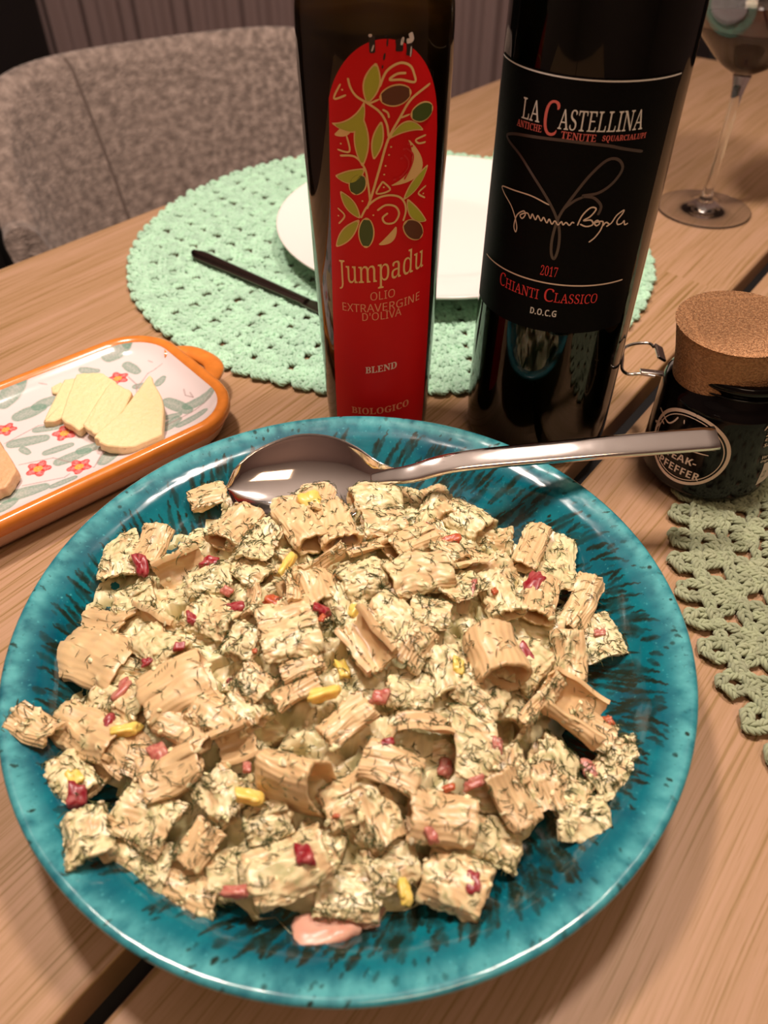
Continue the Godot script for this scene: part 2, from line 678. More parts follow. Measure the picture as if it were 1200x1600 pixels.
func crochet(called: String, label: String, at: Vector3, radius: float, color: Color, ply: float, lobe: float, seeds: int, filled: bool) -> void:
	rng.seed = seeds
	var t := thing(called, label, "placemat", at)
	var list := []
	var gap := 0.0135
	var step := 0.0056
	var r := 0.006
	var n := 0
	while r < radius - 0.020:
		var ring := PackedVector3Array()
		var count := maxi(12, int(TAU * r / 0.006))
		for i in count + 1:
			var a := TAU * i / count
			ring.append(Vector3(sin(a), 0, cos(a)) * (r + 0.0008 * sin(a * 9.0)) + Vector3(0, 0.0012, 0))
		cord(list, ring, step, 1.0)
		# posts to the next round, leaning in fans of four with a hole between
		var posts := maxi(10, int(TAU * (r + gap * 0.5) / 0.0052))
		for i in posts:
			if i % 5 == 4 and n > 1:
				continue
			var lean := (float(i % 5) - 1.5) * 0.0016 / maxf(r, 0.01)
			var a0 := TAU * i / posts - lean * 0.9
			var a1 := TAU * i / posts + lean
			cord(list, PackedVector3Array([Vector3(sin(a0), 0, cos(a0)) * (r + 0.0015) + Vector3(0, 0.001, 0), Vector3(sin(a1), 0, cos(a1)) * (r + gap - 0.001) + Vector3(0, 0.0016, 0)]), 0.0058, 1.0)
		r += gap
		n += 1
	# the edge: a last round and a row of loops
	var edge := PackedVector3Array()
	for i in 241:
		var a := TAU * i / 240
		edge.append(Vector3(sin(a), 0, cos(a)) * r + Vector3(0, 0.0014, 0))
	cord(list, edge, step, 1.05)
	var lobes := int(TAU * radius / lobe)
	for i in lobes:
		var a := TAU * i / lobes
		var w := lobe * (0.30 if filled else 0.22) / radius
		var path := PackedVector3Array()
		for k in 11:
			var b := PI * k / 10.0
			var aa := a - w * cos(b) * (1.0 + 0.4 * sin(b))
			path.append(Vector3(sin(aa), 0, cos(aa)) * (r + (radius - r) * pow(sin(b), 0.7) * rng.randf_range(0.94, 1.04)) + Vector3(0, 0.0012 + 0.0008 * sin(b), 0))
		cord(list, path, 0.0050, 0.98)
		if not filled:
			continue
		cord(list, PackedVector3Array([Vector3(sin(a), 0, cos(a)) * r + Vector3(0, 0.001, 0), Vector3(sin(a), 0, cos(a)) * (radius - 0.005) + Vector3(0, 0.0016, 0)]), 0.005, 1.0)
	var mm := MultiMesh.new()
	mm.transform_format = MultiMesh.TRANSFORM_3D
	mm.use_colors = true
	mm.instance_count = list.size()
	mm.mesh = stitch(ply, ply * 1.75)
	for i in list.size():
		mm.set_instance_transform(i, list[i])
		var k := rng.randf_range(0.82, 1.08)
		mm.set_instance_color(i, Color(k, k * rng.randf_range(0.98, 1.02), k))
	var o := MultiMeshInstance3D.new()
	o.name = "crochet_stitch"
	o.multimesh = mm
	var m := material(called + " yarn", color, 0.85)
	m.vertex_color_use_as_albedo = true
	m.rim_enabled = true
	m.rim = 0.5
	o.material_override = m
	o.set_meta("kind", "stuff")
	t.add_child(o, true)


# ---------------------------------------------------------------- the turquoise plate
func bowl_inside(r: float) -> float:
	var k := [0.0, 0.0080, 0.060, 0.0085, 0.075, 0.0105, 0.090, 0.0165, 0.100, 0.0225, 0.107, 0.0285, 0.111, 0.0325, 0.118, 0.0352, 0.123, 0.0362]
	for i in range(0, k.size() - 2, 2):
		if r <= k[i + 2]:
			return lerpf(k[i + 1], k[i + 3], clampf((r - k[i]) / (k[i + 2] - k[i]), 0.0, 1.0))
	return 0.036


func glaze() -> ImageTexture:
	# u runs round the plate, v from the foot ring over the rim to the middle of the inside
	var w := 2048
	var h := 768
	var im := Image.create(w, h, false, Image.FORMAT_RGB8)
	var mask := PackedFloat32Array()
	mask.resize(w * h)
	rng.seed = 11
	var v0 := 0.535      # the lip's crest
	for k in 1500:
		var u := rng.randf() * w
		var v := rng.randf_range(0.548, 0.68) * h
		var length := rng.randf_range(22.0, 64.0)
		var thick := rng.randf_range(1.6, 3.3)
		var force := rng.randf_range(0.7, 1.0)
		var lean := rng.randf_range(0.30, 0.62)
		if k > 560:
			v = rng.randf_range(0.56, 0.72) * h
			length = rng.randf_range(4.0, 18.0)
			thick = rng.randf_range(0.8, 2.0)
			force = rng.randf_range(0.4, 0.9)
		if k > 820:
			v = rng.randf_range(0.503, 0.556) * h
			length = rng.randf_range(2.0, 9.0)
			thick = rng.randf_range(0.7, 2.0)
		if k > 940:
			v = rng.randf_range(0.66, 0.86) * h
			length = rng.randf_range(10.0, 40.0)
			thick = rng.randf_range(2.5, 7.0)
			lean = rng.randf_range(-0.2, 1.0)
			force = rng.randf_range(0.5, 0.95)
		if k > 1060:
			u = rng.randfn(0.0, 0.13) * w + w * 4.0
			v = rng.randf_range(0.568, 0.70) * h
			thick = rng.randf_range(2.0, 5.5)
		if k > 1260:
			u = rng.randfn(0.0, 0.17) * w + w * 4.0
			v = rng.randf_range(0.552, 0.605) * h
			thick = rng.randf_range(1.5, 4.0)
			length = rng.randf_range(8.0, 28.0)
			force = rng.randf_range(0.5, 1.0)
		var i := 0.0
		while i < length:
			var tt := i / length
			var rad := thick * (0.35 + sin(PI * tt)) * (1.0 + 0.25 * noise_a.get_noise_2d(u * 3.0 + i * 9.0, v))
			var cx := u + lean * i * 0.9 + 2.0 * noise_a.get_noise_2d(i * 6.0, u)
			var cy := v + i
			for dy in range(-int(rad) - 1, int(rad) + 2):
				for dx in range(-int(rad) - 1, int(rad) + 2):
					var q := (dx * dx + dy * dy) / (rad * rad + 0.2)
					var y := int(cy) + dy
					if q < 1.0 and y >= 0 and y < h:
						var x := (int(cx) + dx + w * 8) % w
						mask[y * w + x] = maxf(mask[y * w + x], force * (1.0 - q * 0.55))
			i += 1.0
	var cloud := noise(1.0, 4, FastNoiseLite.TYPE_SIMPLEX_SMOOTH, 5)
	var pits := noise(1.0, 2, FastNoiseLite.TYPE_SIMPLEX_SMOOTH, 15)
	for y in h:
		var v := float(y) / h
		for x in w:
			var ca := cos(TAU * x / w)
			var sa := sin(TAU * x / w)
			var c := cloud.get_noise_3d(ca * 3.2, sa * 3.2, v * 7.0)
			var c2 := cloud.get_noise_3d(ca * 16.0, sa * 16.0, v * 24.0 + 9.0)
			var p := pits.get_noise_3d(ca * 75.0, sa * 75.0, v * 130.0)
			var lip := exp(-pow((v - v0 + 0.005) / 0.0145, 2.0))
			var base := Vector3(0.001, 0.072, 0.110).lerp(Vector3(0.004, 0.155, 0.190), clampf(0.5 + c + 0.4 * c2, 0.0, 1.0))
			base = base.lerp(Vector3(0.085, 0.35, 0.365), clampf(lip * (0.7 + 0.8 * c2), 0.0, 1.0))
			if p > 0.5:
				base = base.lerp(Vector3(0.004, 0.06, 0.07), (p - 0.5) * 3.0 * (0.5 + 0.5 * lip))
			elif p < -0.55:
				base = base.lerp(Vector3(0.10, 0.48, 0.50), (-0.55 - p) * 2.2)
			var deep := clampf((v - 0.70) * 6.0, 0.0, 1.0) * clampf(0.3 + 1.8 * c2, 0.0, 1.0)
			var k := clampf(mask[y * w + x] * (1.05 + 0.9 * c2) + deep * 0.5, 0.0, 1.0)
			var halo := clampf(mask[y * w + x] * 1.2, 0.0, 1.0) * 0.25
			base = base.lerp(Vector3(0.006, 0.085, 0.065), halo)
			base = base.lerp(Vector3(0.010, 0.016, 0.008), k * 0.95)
			if v < 0.42:
				base = base.lerp(Vector3(0.30, 0.20, 0.12), 0.7 * clampf((0.42 - v) * 12.0, 0.0, 1.0))
			im.set_pixel(x, y, lin(base.x, base.y, base.z))
	return picture(im)


func build_plate() -> void:
	var t := thing("turquoise_plate", "wide turquoise glazed plate with dark drip marks, heaped with pasta", "plate", BOWL + Vector3(0, TOP, 0))
	var outside := [0.0, 0.003, 0.052, 0.003, 0.055, 0.0, 0.060, 0.0, 0.062, 0.004, 0.080, 0.0075, 0.098, 0.0165, 0.110, 0.0255, 0.119, 0.0315, 0.1232, 0.0338, 0.1240, 0.0350, 0.1233, 0.0362]
	var inside := [0.1215, 0.0365, 0.118, 0.0352, 0.113, 0.0333, 0.1095, 0.0310, 0.105, 0.0268, 0.100, 0.0225, 0.090, 0.0165, 0.075, 0.0105, 0.060, 0.0085, 0.03, 0.0080, 0.0001, 0.0080]
	var m := material("turquoise glaze", Color.WHITE, 0.16)
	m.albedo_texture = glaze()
	m.clearcoat_enabled = true
	m.clearcoat = 0.5
	m.clearcoat_roughness = 0.08
	var b := noise_texture(0.05, 3, Color.BLACK, Color.WHITE, 512, FastNoiseLite.TYPE_SIMPLEX_SMOOTH, 77)
	bump(m, b, 0.035)
	m.uv1_scale = Vector3(1, 1, 1)
	part("glazed_body", lathe(smooth2(outside + inside, 4), 128), m, t)


# ---------------------------------------------------------------- pasta
# kind T and F: a tube; H: a tube split along its length, open side up; S: a strip of one
func pasta_shape(kind: String, le: float, di: float, squash: float, coat: float, where: Transform3D, bare: bool) -> ArrayMesh:
	var s := Shape.new()
	s.tinted = true
	var closed := kind == "T" or kind == "F"
	var arc: float = {"T": TAU, "F": TAU, "H": 4.0, "S": 2.3}[kind]
	var nt := 84 if closed else 64
	var ns := 18
	var R := di * 0.5
	if kind == "H":
		R = di * 0.5
	if kind == "S":
		R = di * 0.5 / sin(1.12)
	var wall := rng.randf_range(0.0013, 0.0017)
	var teeth := 22.0 if closed else roundf(22.0 * arc / TAU * (1.0 if kind == "H" else 1.2))
	var bend := rng.randf_range(-0.10, 0.16)
	var sway := rng.randf_range(-0.08, 0.08)
	var twist := rng.randf_range(-0.25, 0.25)
	var taper := rng.randf_range(-0.10, 0.10)
	var pasta := Vector3(0.70, 0.46, 0.235) * rng.randf_range(0.92, 1.06)
	var sauce := Vector3(0.74, 0.605, 0.345)
	var start := rng.randf() * 50.0
	var make := func(theta: float, sx: float, outer: bool) -> Array:
		var t := sx / le
		var rag := 0.0006 * noise_a.get_noise_2d(theta * 60.0 + start * 37.0, signf(t) * 300.0) * pow(absf(t) * 2.0, 6.0)
		var x := sx + rag * 1.6
		var rid := cos(theta * teeth / (1.0 if closed else arc / TAU * 1.0) if closed else theta / arc * TAU * teeth)
		var th := theta + twist * t
		var probe := where * Vector3(x, R * cos(th), R * sin(th))
		var n1 := noise_a.get_noise_3dv(probe * 9000.0)
		var n2 := noise_b.get_noise_3dv(probe * 9000.0)
		var m := clampf((n1 * 1.7 + coat * 1.75 - 1.0) * 2.2 + 0.5, 0.0, 1.0)
		if not outer:
			m *= 0.35
		var rr := R * (1.0 + taper * t)
		if outer:
			rr += 0.00014 * rid * (1.0 - 0.6 * m) + m * (0.0003 + 0.0008 * clampf(n2 + 0.3, 0.0, 1.0))
		else:
			rr -= wall
		var y := rr * cos(th) * minf(squash, 1.12)
		var z := rr * sin(th) * (1.0 + maxf(0.0, 1.0 - squash) * 0.42 if squash <= 1.0 else 0.62)
		if not closed:
			y -= R * squash * 0.45
		y += le * (bend * t * t * 2.0) + 0.0010 * noise_c.get_noise_2d(x * 3500.0 + start * 100.0, th * 40.0)
		z += le * sway * t * t * 2.0 + 0.0008 * noise_c.get_noise_2d(th * 40.0 + 500.0, x * 3500.0 + start * 50.0)
		var groove := 1.0 - (0.10 * (0.5 - 0.5 * rid) if outer else 0.0)
		var c := (pasta * groove * (1.0 + 0.10 * n1)).lerp(sauce * (1.0 + 0.22 * n2), m * 0.92)
		if m > 0.3 and n2 < -0.08:
			c = c.lerp(Vector3(0.34, 0.34, 0.13), minf(0.6, (-0.08 - n2) * 2.2) * m)
		return [Vector3(x, y, z), Color(c.x, c.y, c.z), m]
	var rows := []
	var cols := []
	if closed:
		for side in 2:
			var steps := ns if side == 0 else 6
			for i in steps + 1:
				var f := float(i) / steps
				var sx := lerpf(-le / 2, le / 2, f) if side == 0 else lerpf(le / 2, -le / 2, f)
				var row := PackedVector3Array()
				var cc := PackedColorArray()
				for j in nt:
					var q: Array = make.call(TAU * j / nt, sx, side == 0)
					row.append(q[0]); cc.append(q[1])
				rows.append(row); cols.append(cc)
		rows.append(rows[0].duplicate()); cols.append(cols[0].duplicate())
		s.grid(rows, true, false, [], cols)
	else:
		for i in ns + 1:
			var sx := lerpf(-le / 2, le / 2, float(i) / ns)
			var row := PackedVector3Array()
			var cc := PackedColorArray()
			for side in 2:
				for j in nt:
					var f := float(j) / (nt - 1)
					var q: Array = make.call(lerpf(-arc / 2, arc / 2, f if side == 0 else 1.0 - f), sx, side == 0)
					row.append(q[0]); cc.append(q[1])
			rows.append(row); cols.append(cc)
		s.grid(rows, true, false, [], cols)
		for e in 2:
			var row: PackedVector3Array = rows[0 if e == 0 else -1]
			var cc: PackedColorArray = cols[0 if e == 0 else -1]
			var first := s.v.size()
			for j in row.size():
				s.add(row[j], Vector2.ZERO, cc[j])
			for j in range(nt - 1):
				var a := first + j
				var b := first + j + 1
				var c := first + 2 * nt - 2 - j
				var d := first + 2 * nt - 1 - j
				if e == 1:
					s.quad(a, b, c, d)
				else:
					s.quad(d, c, b, a)
	var m := s.mesh(closed)
	if not bare:
		for i in range(0, s.v.size(), 3):
			note(where * s.v[i], where.basis * s.n[i], s.c[i].g / maxf(s.c[i].r, 0.01))
	return m


func note(p: Vector3, up: Vector3, green: float) -> void:
	if up.y < -0.1:
		return
	spots.append(p)
	spot_up.append(up)
	spot_coat.append(clampf((green - 0.62) / 0.24, 0.0, 1.0))
	var key := Vector2i(int(floor(p.x / 0.002)), int(floor(p.z / 0.002)))
	tops[key] = maxf(tops.get(key, 0.0), p.y)


func piece(kind: String, x: float, y: float, z: float, yaw: float, pitch: float, roll: float, le: float, di: float, squash: float, coat: float, label: String, group := "") -> void:
	var o := MeshInstance3D.new()
	o.name = numbered("pasta_piece")
	var b := Basis.from_euler(Vector3(0, deg_to_rad(yaw), 0)) * Basis(Vector3.BACK, deg_to_rad(pitch)) * Basis(Vector3.RIGHT, deg_to_rad(roll + (180.0 if kind == "H" else 0.0) + rng.randf_range(-8, 8)))
	var r := Vector2(x * 0.001 - BOWL.x, z * 0.001 - BOWL.z).length()
	var floor_y := bowl_inside(r) + di * 0.0003
	o.transform = Transform3D(b, Vector3(x * 0.001, TOP + maxf(y * 0.001, floor_y), z * 0.001))
	add_child(o)
	o.mesh = pasta_shape(kind, le * 0.001, di * 0.001, squash, coat, o.transform, false)
	o.material_override = mats["pasta"]
	tag(o, label, "pasta", group if group else "pasta pieces in the heap")


func build_pasta() -> void:
	var m := material("pasta", Color.WHITE, 0.42)
	m.vertex_color_use_as_albedo = true
	m.subsurf_scatter_enabled = true
	m.subsurf_scatter_strength = 0.12
	m.clearcoat_enabled = true
	m.clearcoat = 0.25
	m.clearcoat_roughness = 0.25
	m.heightmap_enabled = true
	m.heightmap_texture = noise_texture(0.06, 4, Color.BLACK, Color.WHITE, 512, FastNoiseLite.TYPE_SIMPLEX_SMOOTH, 3)
	m.heightmap_scale = 0.004
	triplanar(m, 40.0)
	# the sauce that fills the heap
	var s := Shape.new()
	s.tinted = true
	var rows := []
	var cols := []
	var na := 220
	var nr := 100
	for i in nr + 1:
		var row := PackedVector3Array()
		var cc := PackedColorArray()
		for j in na:
			var a := TAU * j / na
			var edge := 0.094 + 0.006 * noise_a.get_noise_2d(cos(a) * 90.0, sin(a) * 90.0) + 0.004 * sin(a * 3.0 + 1.0) + 0.003 * noise_b.get_noise_2d(cos(a) * 300.0, sin(a) * 300.0)
			var f := 1.0 - float(i) / nr
			var p := HEAP + Vector3(sin(a), 0, cos(a)) * edge * f
			var low := bowl_inside(Vector2(p.x - BOWL.x, p.z - BOWL.z).length())
			var dome := 0.0215 + 0.0230 * (1.0 - f * f)
			var n1 := noise_a.get_noise_3d(p.x * 5200.0, p.z * 5200.0, 7.0)
			var n2 := noise_b.get_noise_3d(p.x * 6000.0, p.z * 6000.0, 3.0)
			var y := maxf(low + 0.003, dome) + 0.0034 * n1 + 0.0009 * n2 - 0.022 * maxf(0.0, noise_c.get_noise_3d(p.x * 4200.0, p.z * 4200.0, 3.0) - 0.22)
			y = lerpf(low + 0.0002, y, clampf((1.0 - f) * 14.0, 0.0, 1.0))
			row.append(Vector3(p.x, TOP + y, p.z))
			var c := Vector3(0.72, 0.62, 0.36) * (1.0 + 0.2 * n2)
			if n1 < 0.05:
				c = c.lerp(Vector3(0.32, 0.31, 0.12), minf(0.65, (0.05 - n1) * 2.0))
			cc.append(Color(c.x, c.y, c.z))
		rows.append(row); cols.append(cc)
	s.grid(rows, true, false, [], cols)
	var dressing := thing("creamy_sauce", "pale creamy dill sauce clinging between the pasta pieces on the turquoise plate", "sauce")
	dressing.set_meta("kind", "stuff")
	part("sauce", s.mesh(), m, dressing).set_meta("kind", "stuff")
	for i in range(0, s.v.size(), 2):
		note(s.v[i], s.n[i], 0.86)
	rng.seed = 42
	place_pasta()
	# a buried layer that shows through the gaps
	rng.seed = 77
	piece("S", -17.6, 26.7, -248.6, 189, 19, 28, 20.3, 15.9, 0.58, 0.67, "half buried pasta below the spoon bowl, nearest the rim", "half buried pasta pieces")
	piece("T", -40.9, 26.9, -235.7, 273, -17, -1, 18.3, 15.0, 0.74, 0.73, "half buried pasta below the spoon bowl, second from the rim", "half buried pasta pieces")
	piece("T", -4.5, 28.7, -232.0, 315, -9, 23, 22.8, 14.7, 0.66, 0.84, "half buried pasta below the spoon bowl, third from the rim", "half buried pasta pieces")
	piece("S", -24.4, 30.7, -221.5, 340, -1, 20, 18.5, 15.1, 0.71, 0.90, "half buried pasta below the spoon bowl, fourth from the rim", "half buried pasta pieces")
	piece("T", -0.6, 31.4, -209.2, 296, -11, -14, 23.3, 13.1, 0.67, 0.57, "half buried pasta below the spoon bowl, fifth from the rim", "half buried pasta pieces")
	piece("T", -34.0, 34.0, -202.8, 42, -22, 32, 19.0, 13.7, 0.65, 0.85, "half buried pasta below the spoon bowl, sixth from the rim", "half buried pasta pieces")
	piece("T", -16.2, 35.9, -192.0, 29, -3, 6, 25.1, 15.5, 0.77, 0.61, "half buried pasta below the spoon bowl, seventh from the rim", "half buried pasta pieces")
	piece("S", -9.0, 35.2, -172.0, 150, -7, 46, 25.7, 13.5, 0.59, 0.59, "half buried pasta below the spoon bowl, eighth from the rim", "half buried pasta pieces")
	piece("T", -20.6, 30.3, -116.1, 84, -1, 11, 20.1, 13.0, 0.65, 0.65, "half buried pasta in the middle of the heap, nearest the rim", "half buried pasta pieces")
	piece("T", -45.8, 30.5, -132.5, 204, 23, 23, 22.1, 14.9, 0.72, 0.52, "half buried pasta in the middle of the heap, second from the rim", "half buried pasta pieces")
	piece("T", -5.1, 31.2, -131.0, 324, 14, 45, 24.4, 14.2, 0.65, 0.54, "half buried pasta in the middle of the heap, third from the rim", "half buried pasta pieces")
	piece("S", -26.4, 32.5, -140.8, 228, -22, -52, 19.7, 13.5, 0.64, 0.52, "half buried pasta in the middle of the heap, fourth from the rim", "half buried pasta pieces")
	piece("S", -3.6, 33.3, -153.2, 0, -17, -48, 20.9, 13.1, 0.77, 0.75, "half buried pasta in the middle of the heap, fifth from the rim", "half buried pasta pieces")
	piece("T", -29.5, 34.2, -161.5, 53, -12, -18, 20.9, 13.4, 0.76, 0.90, "half buried pasta in the middle of the heap, sixth from the rim", "half buried pasta pieces")
	piece("T", -61.5, 23.9, -241.1, 168, -1, -50, 18.8, 14.0, 0.62, 0.83, "half buried pasta at the back near the cheese platter, nearest the rim", "half buried pasta pieces")
	piece("S", -76.0, 25.1, -216.9, 58, -24, 54, 22.2, 13.4, 0.69, 0.51, "half buried pasta at the back near the cheese platter, second from the rim", "half buried pasta pieces")
	piece("T", -54.8, 32.3, -216.1, 190, 24, 44, 23.6, 13.8, 0.64, 0.57, "half buried pasta at the back near the cheese platter, third from the rim", "half buried pasta pieces")
	piece("S", -56.8, 32.3, -194.5, 278, 2, 33, 20.6, 13.7, 0.75, 0.89, "half buried pasta at the back near the cheese platter, fourth from the rim", "half buried pasta pieces")
	piece("T", -44.5, 34.9, -176.7, 307, 15, 38, 23.9, 13.7, 0.68, 0.64, "half buried pasta at the back near the cheese platter, fifth from the rim", "half buried pasta pieces")
	piece("T", 11.4, 22.8, -251.3, 10, -24, -26, 20.1, 15.1, 0.79, 0.68, "half buried pasta below the spoon handle, nearest the rim", "half buried pasta pieces")
	piece("S", 45.5, 25.5, -220.2, 337, 24, 55, 20.9, 13.7, 0.61, 0.58, "half buried pasta below the spoon handle, second from the rim", "half buried pasta pieces")
	piece("T", 20.5, 26.9, -231.9, 74, 6, 48, 24.7, 14.4, 0.71, 0.82, "half buried pasta below the spoon handle, third from the rim", "half buried pasta pieces")
	piece("T", 41.3, 28.0, -199.4, 31, 8, 49, 24.3, 15.3, 0.67, 0.57, "half buried pasta below the spoon handle, fourth from the rim", "half buried pasta pieces")
	piece("S", 20.7, 31.3, -210.5, 284, -8, 36, 25.8, 14.2, 0.65, 0.88, "half buried pasta below the spoon handle, fifth from the rim", "half buried pasta pieces")
	piece("T", 27.5, 33.6, -182.0, 261, -16, -45, 19.2, 15.7, 0.75, 0.56, "half buried pasta below the spoon handle, sixth from the rim", "half buried pasta pieces")
	piece("T", 7.1, 34.0, -188.0, 298, 24, 19, 20.8, 14.6, 0.58, 0.51, "half buried pasta below the spoon handle, seventh from the rim", "half buried pasta pieces")
	piece("T", 56.2, 24.8, -178.2, 350, 7, 3, 25.5, 14.3, 0.77, 0.83, "half buried pasta on the pepper jar side of the heap, nearest the rim", "half buried pasta pieces")
	piece("S", 40.3, 28.3, -164.2, 76, -12, -25, 19.9, 14.8, 0.61, 0.67, "half buried pasta on the pepper jar side of the heap, second from the rim", "half buried pasta pieces")
	piece("T", 16.7, 31.8, -159.3, 47, 21, -18, 21.7, 14.8, 0.78, 0.67, "half buried pasta on the pepper jar side of the heap, third from the rim", "half buried pasta pieces")
	piece("T", -96.3, 24.7, -179.3, 330, 0, 4, 22.2, 13.1, 0.66, 0.57, "half buried pasta on the cheese platter side of the heap, nearest the rim", "half buried pasta pieces")
	piece("T", -79.0, 27.5, -191.5, 1, 15, -39, 21.8, 15.2, 0.69, 0.63, "half buried pasta on the cheese platter side of the heap, second from the rim", "half buried pasta pieces")
	piece("T", -71.0, 33.0, -169.8, 187, 3, 34, 18.8, 14.7, 0.61, 0.61, "half buried pasta on the cheese platter side of the heap, third from the rim", "half buried pasta pieces")
	piece("S", -54.1, 33.1, -157.1, 278, 0, 7, 24.1, 15.7, 0.66, 0.75, "half buried pasta on the cheese platter side of the heap, fourth from the rim", "half buried pasta pieces")
	piece("S", 61.7, 25.6, -150.2, 182, 1, 23, 21.6, 14.6, 0.67, 0.88, "half buried pasta on the sage mat side of the heap, nearest the rim", "half buried pasta pieces")
	piece("T", 43.0, 28.3, -140.0, 252, 19, 53, 20.1, 14.7, 0.79, 0.84, "half buried pasta on the sage mat side of the heap, second from the rim", "half buried pasta pieces")
	piece("T", 21.4, 32.0, -138.8, 49, -19, -7, 18.6, 13.7, 0.57, 0.77, "half buried pasta on the sage mat side of the heap, third from the rim", "half buried pasta pieces")
	piece("T", -92.4, 24.9, -133.8, 282, 20, -41, 23.7, 15.0, 0.59, 0.85, "half buried pasta on the side away from the sage mat, nearest the rim", "half buried pasta pieces")
	piece("S", -85.7, 28.2, -154.1, 348, -14, 54, 21.2, 14.5, 0.80, 0.83, "half buried pasta on the side away from the sage mat, second from the rim", "half buried pasta pieces")
	piece("T", -67.4, 31.3, -137.6, 58, -3, 2, 20.7, 13.6, 0.63, 0.79, "half buried pasta on the side away from the sage mat, third from the rim", "half buried pasta pieces")
	piece("T", 34.2, 25.5, -114.5, 7, 3, -7, 18.1, 14.0, 0.71, 0.70, "half buried pasta near the front towards the sage mat, nearest the rim", "half buried pasta pieces")
	piece("S", 13.2, 27.9, -117.5, 23, 24, 35, 25.8, 13.3, 0.62, 0.52, "half buried pasta near the front towards the sage mat, second from the rim", "half buried pasta pieces")
	piece("T", -32.4, 24.7, -92.6, 280, -11, -44, 21.4, 15.7, 0.75, 0.60, "half buried pasta at the front by the table groove, nearest the rim", "half buried pasta pieces")
	piece("S", -43.7, 29.7, -110.7, 54, 21, 8, 23.6, 13.3, 0.56, 0.78, "half buried pasta at the front by the table groove, second from the rim", "half buried pasta pieces")
	piece("T", -5.7, 27.3, -100.8, 153, -21, 53, 23.1, 15.4, 0.57, 0.84, "half buried pasta at the front of the heap", "half buried pasta pieces")
	piece("T", -69.3, 25.1, -116.5, 24, 18, -6, 20.7, 14.7, 0.78, 0.61, "half buried pasta on the table groove side of the heap", "half buried pasta pieces")
	piece("S", 14.3, 23.9, -92.8, 47, 1, -31, 18.9, 13.5, 0.56, 0.58, "half buried pasta at the front nearest the bare wood", "half buried pasta pieces")
	place_morsels()
	scatter(dressing)


func morsel(called: String, x: float, y: float, z: float, size: float, long: float, tint: int, label: String) -> void:
	var s := Shape.new()
	s.tinted = true
	var rows := []
	var cols := []
	var start := rng.randf() * 90.0
	var c0: Vector3 = [Vector3(0.22, 0.004, 0.014), Vector3(0.42, 0.10, 0.08), Vector3(0.40, 0.07, 0.03), Vector3(0.80, 0.52, 0.10), Vector3(0.62, 0.30, 0.215)][tint]
	var c1: Vector3 = [Vector3(0.55, 0.18, 0.16), Vector3(0.66, 0.36, 0.25), Vector3(0.62, 0.22, 0.08), Vector3(0.84, 0.62, 0.25), Vector3(0.72, 0.46, 0.34)][tint]
	for i in 13:
		var row := PackedVector3Array()
		var cc := PackedColorArray()
		var b := PI * i / 12.0
		for j in 20:
			var a := TAU * j / 20
			var d := Vector3(sin(b) * cos(a), -cos(b), -sin(b) * sin(a))
			# a rounded block with uneven faces
			var k := 1.0 / pow(pow(absf(d.x + 0.2 * d.y), 7.0) + pow(absf(d.y - 0.25 * d.z), 7.0) + pow(absf(d.z + 0.3 * d.x), 7.0), 1.0 / 7.0)
			var q := d * k * (0.5 + 0.22 * noise_a.get_noise_3dv(d * 45.0 + Vector3.ONE * start * 9.0)) * size * (0.00085 if called == "onion_piece" else 0.001)
			q *= Vector3(long, 0.72, 1.0 / sqrt(long))
			row.append(q)
			var n := clampf(0.35 + 1.4 * noise_b.get_noise_3dv(d * 50.0 + Vector3.ONE * start * 5.0), 0.0, 1.0)
			var c := c0.lerp(c1, n * 0.55)
			cc.append(Color(c.x, c.y, c.z))
		rows.append(row); cols.append(cc)
	s.grid(rows, true, false, [], cols)
	var o := part(called, s.mesh(true), mats["morsel"])
	o.position = Vector3(x, y, z) * 0.001 + Vector3(0, TOP, 0)
	# rest on what lies there
	var best := 0.0
	for dx in range(-1, 2):
		for dz in range(-1, 2):
			best = maxf(best, tops.get(Vector2i(int(floor(o.position.x / 0.002)) + dx, int(floor(o.position.z / 0.002)) + dz), 0.0))
	if called == "meat_chunk":
		best = TOP + bowl_inside(Vector2(o.position.x - BOWL.x, o.position.z - BOWL.z).length()) + size * 0.0002
	if best > 0.0:
		o.position.y = best - size * 0.00032
	o.rotation = Vector3(rng.randf_range(-0.3, 0.3), rng.randf_range(0, TAU) if called != "meat_chunk" else 0.15, rng.randf_range(-0.3, 0.3))
	tag(o, label, {"onion_piece": "onion", "pepper_piece": "pepper", "meat_chunk": "meat"}[called], {"onion_piece": "red onion pieces in the pasta", "pepper_piece": "yellow pepper pieces in the pasta", "meat_chunk": "pink meat chunks"}[called])


func copies(called: String, m: Mesh, mat: Material, list: Array, parent: Node) -> MultiMeshInstance3D:
	var mm := MultiMesh.new()
	mm.transform_format = MultiMesh.TRANSFORM_3D
	mm.use_colors = true
	mm.instance_count = list.size()
	mm.mesh = m
	for i in list.size():
		mm.set_instance_transform(i, list[i])
		var k := rng.randf_range(0.7, 1.15)
		mm.set_instance_color(i, Color(k * rng.randf_range(0.9, 1.12), k, k * rng.randf_range(0.85, 1.05)))
	var o := MultiMeshInstance3D.new()
	o.name = called
	o.multimesh = mm
	o.material_override = mat
	o.set_meta("kind", "stuff")
	parent.add_child(o, true)
	return o


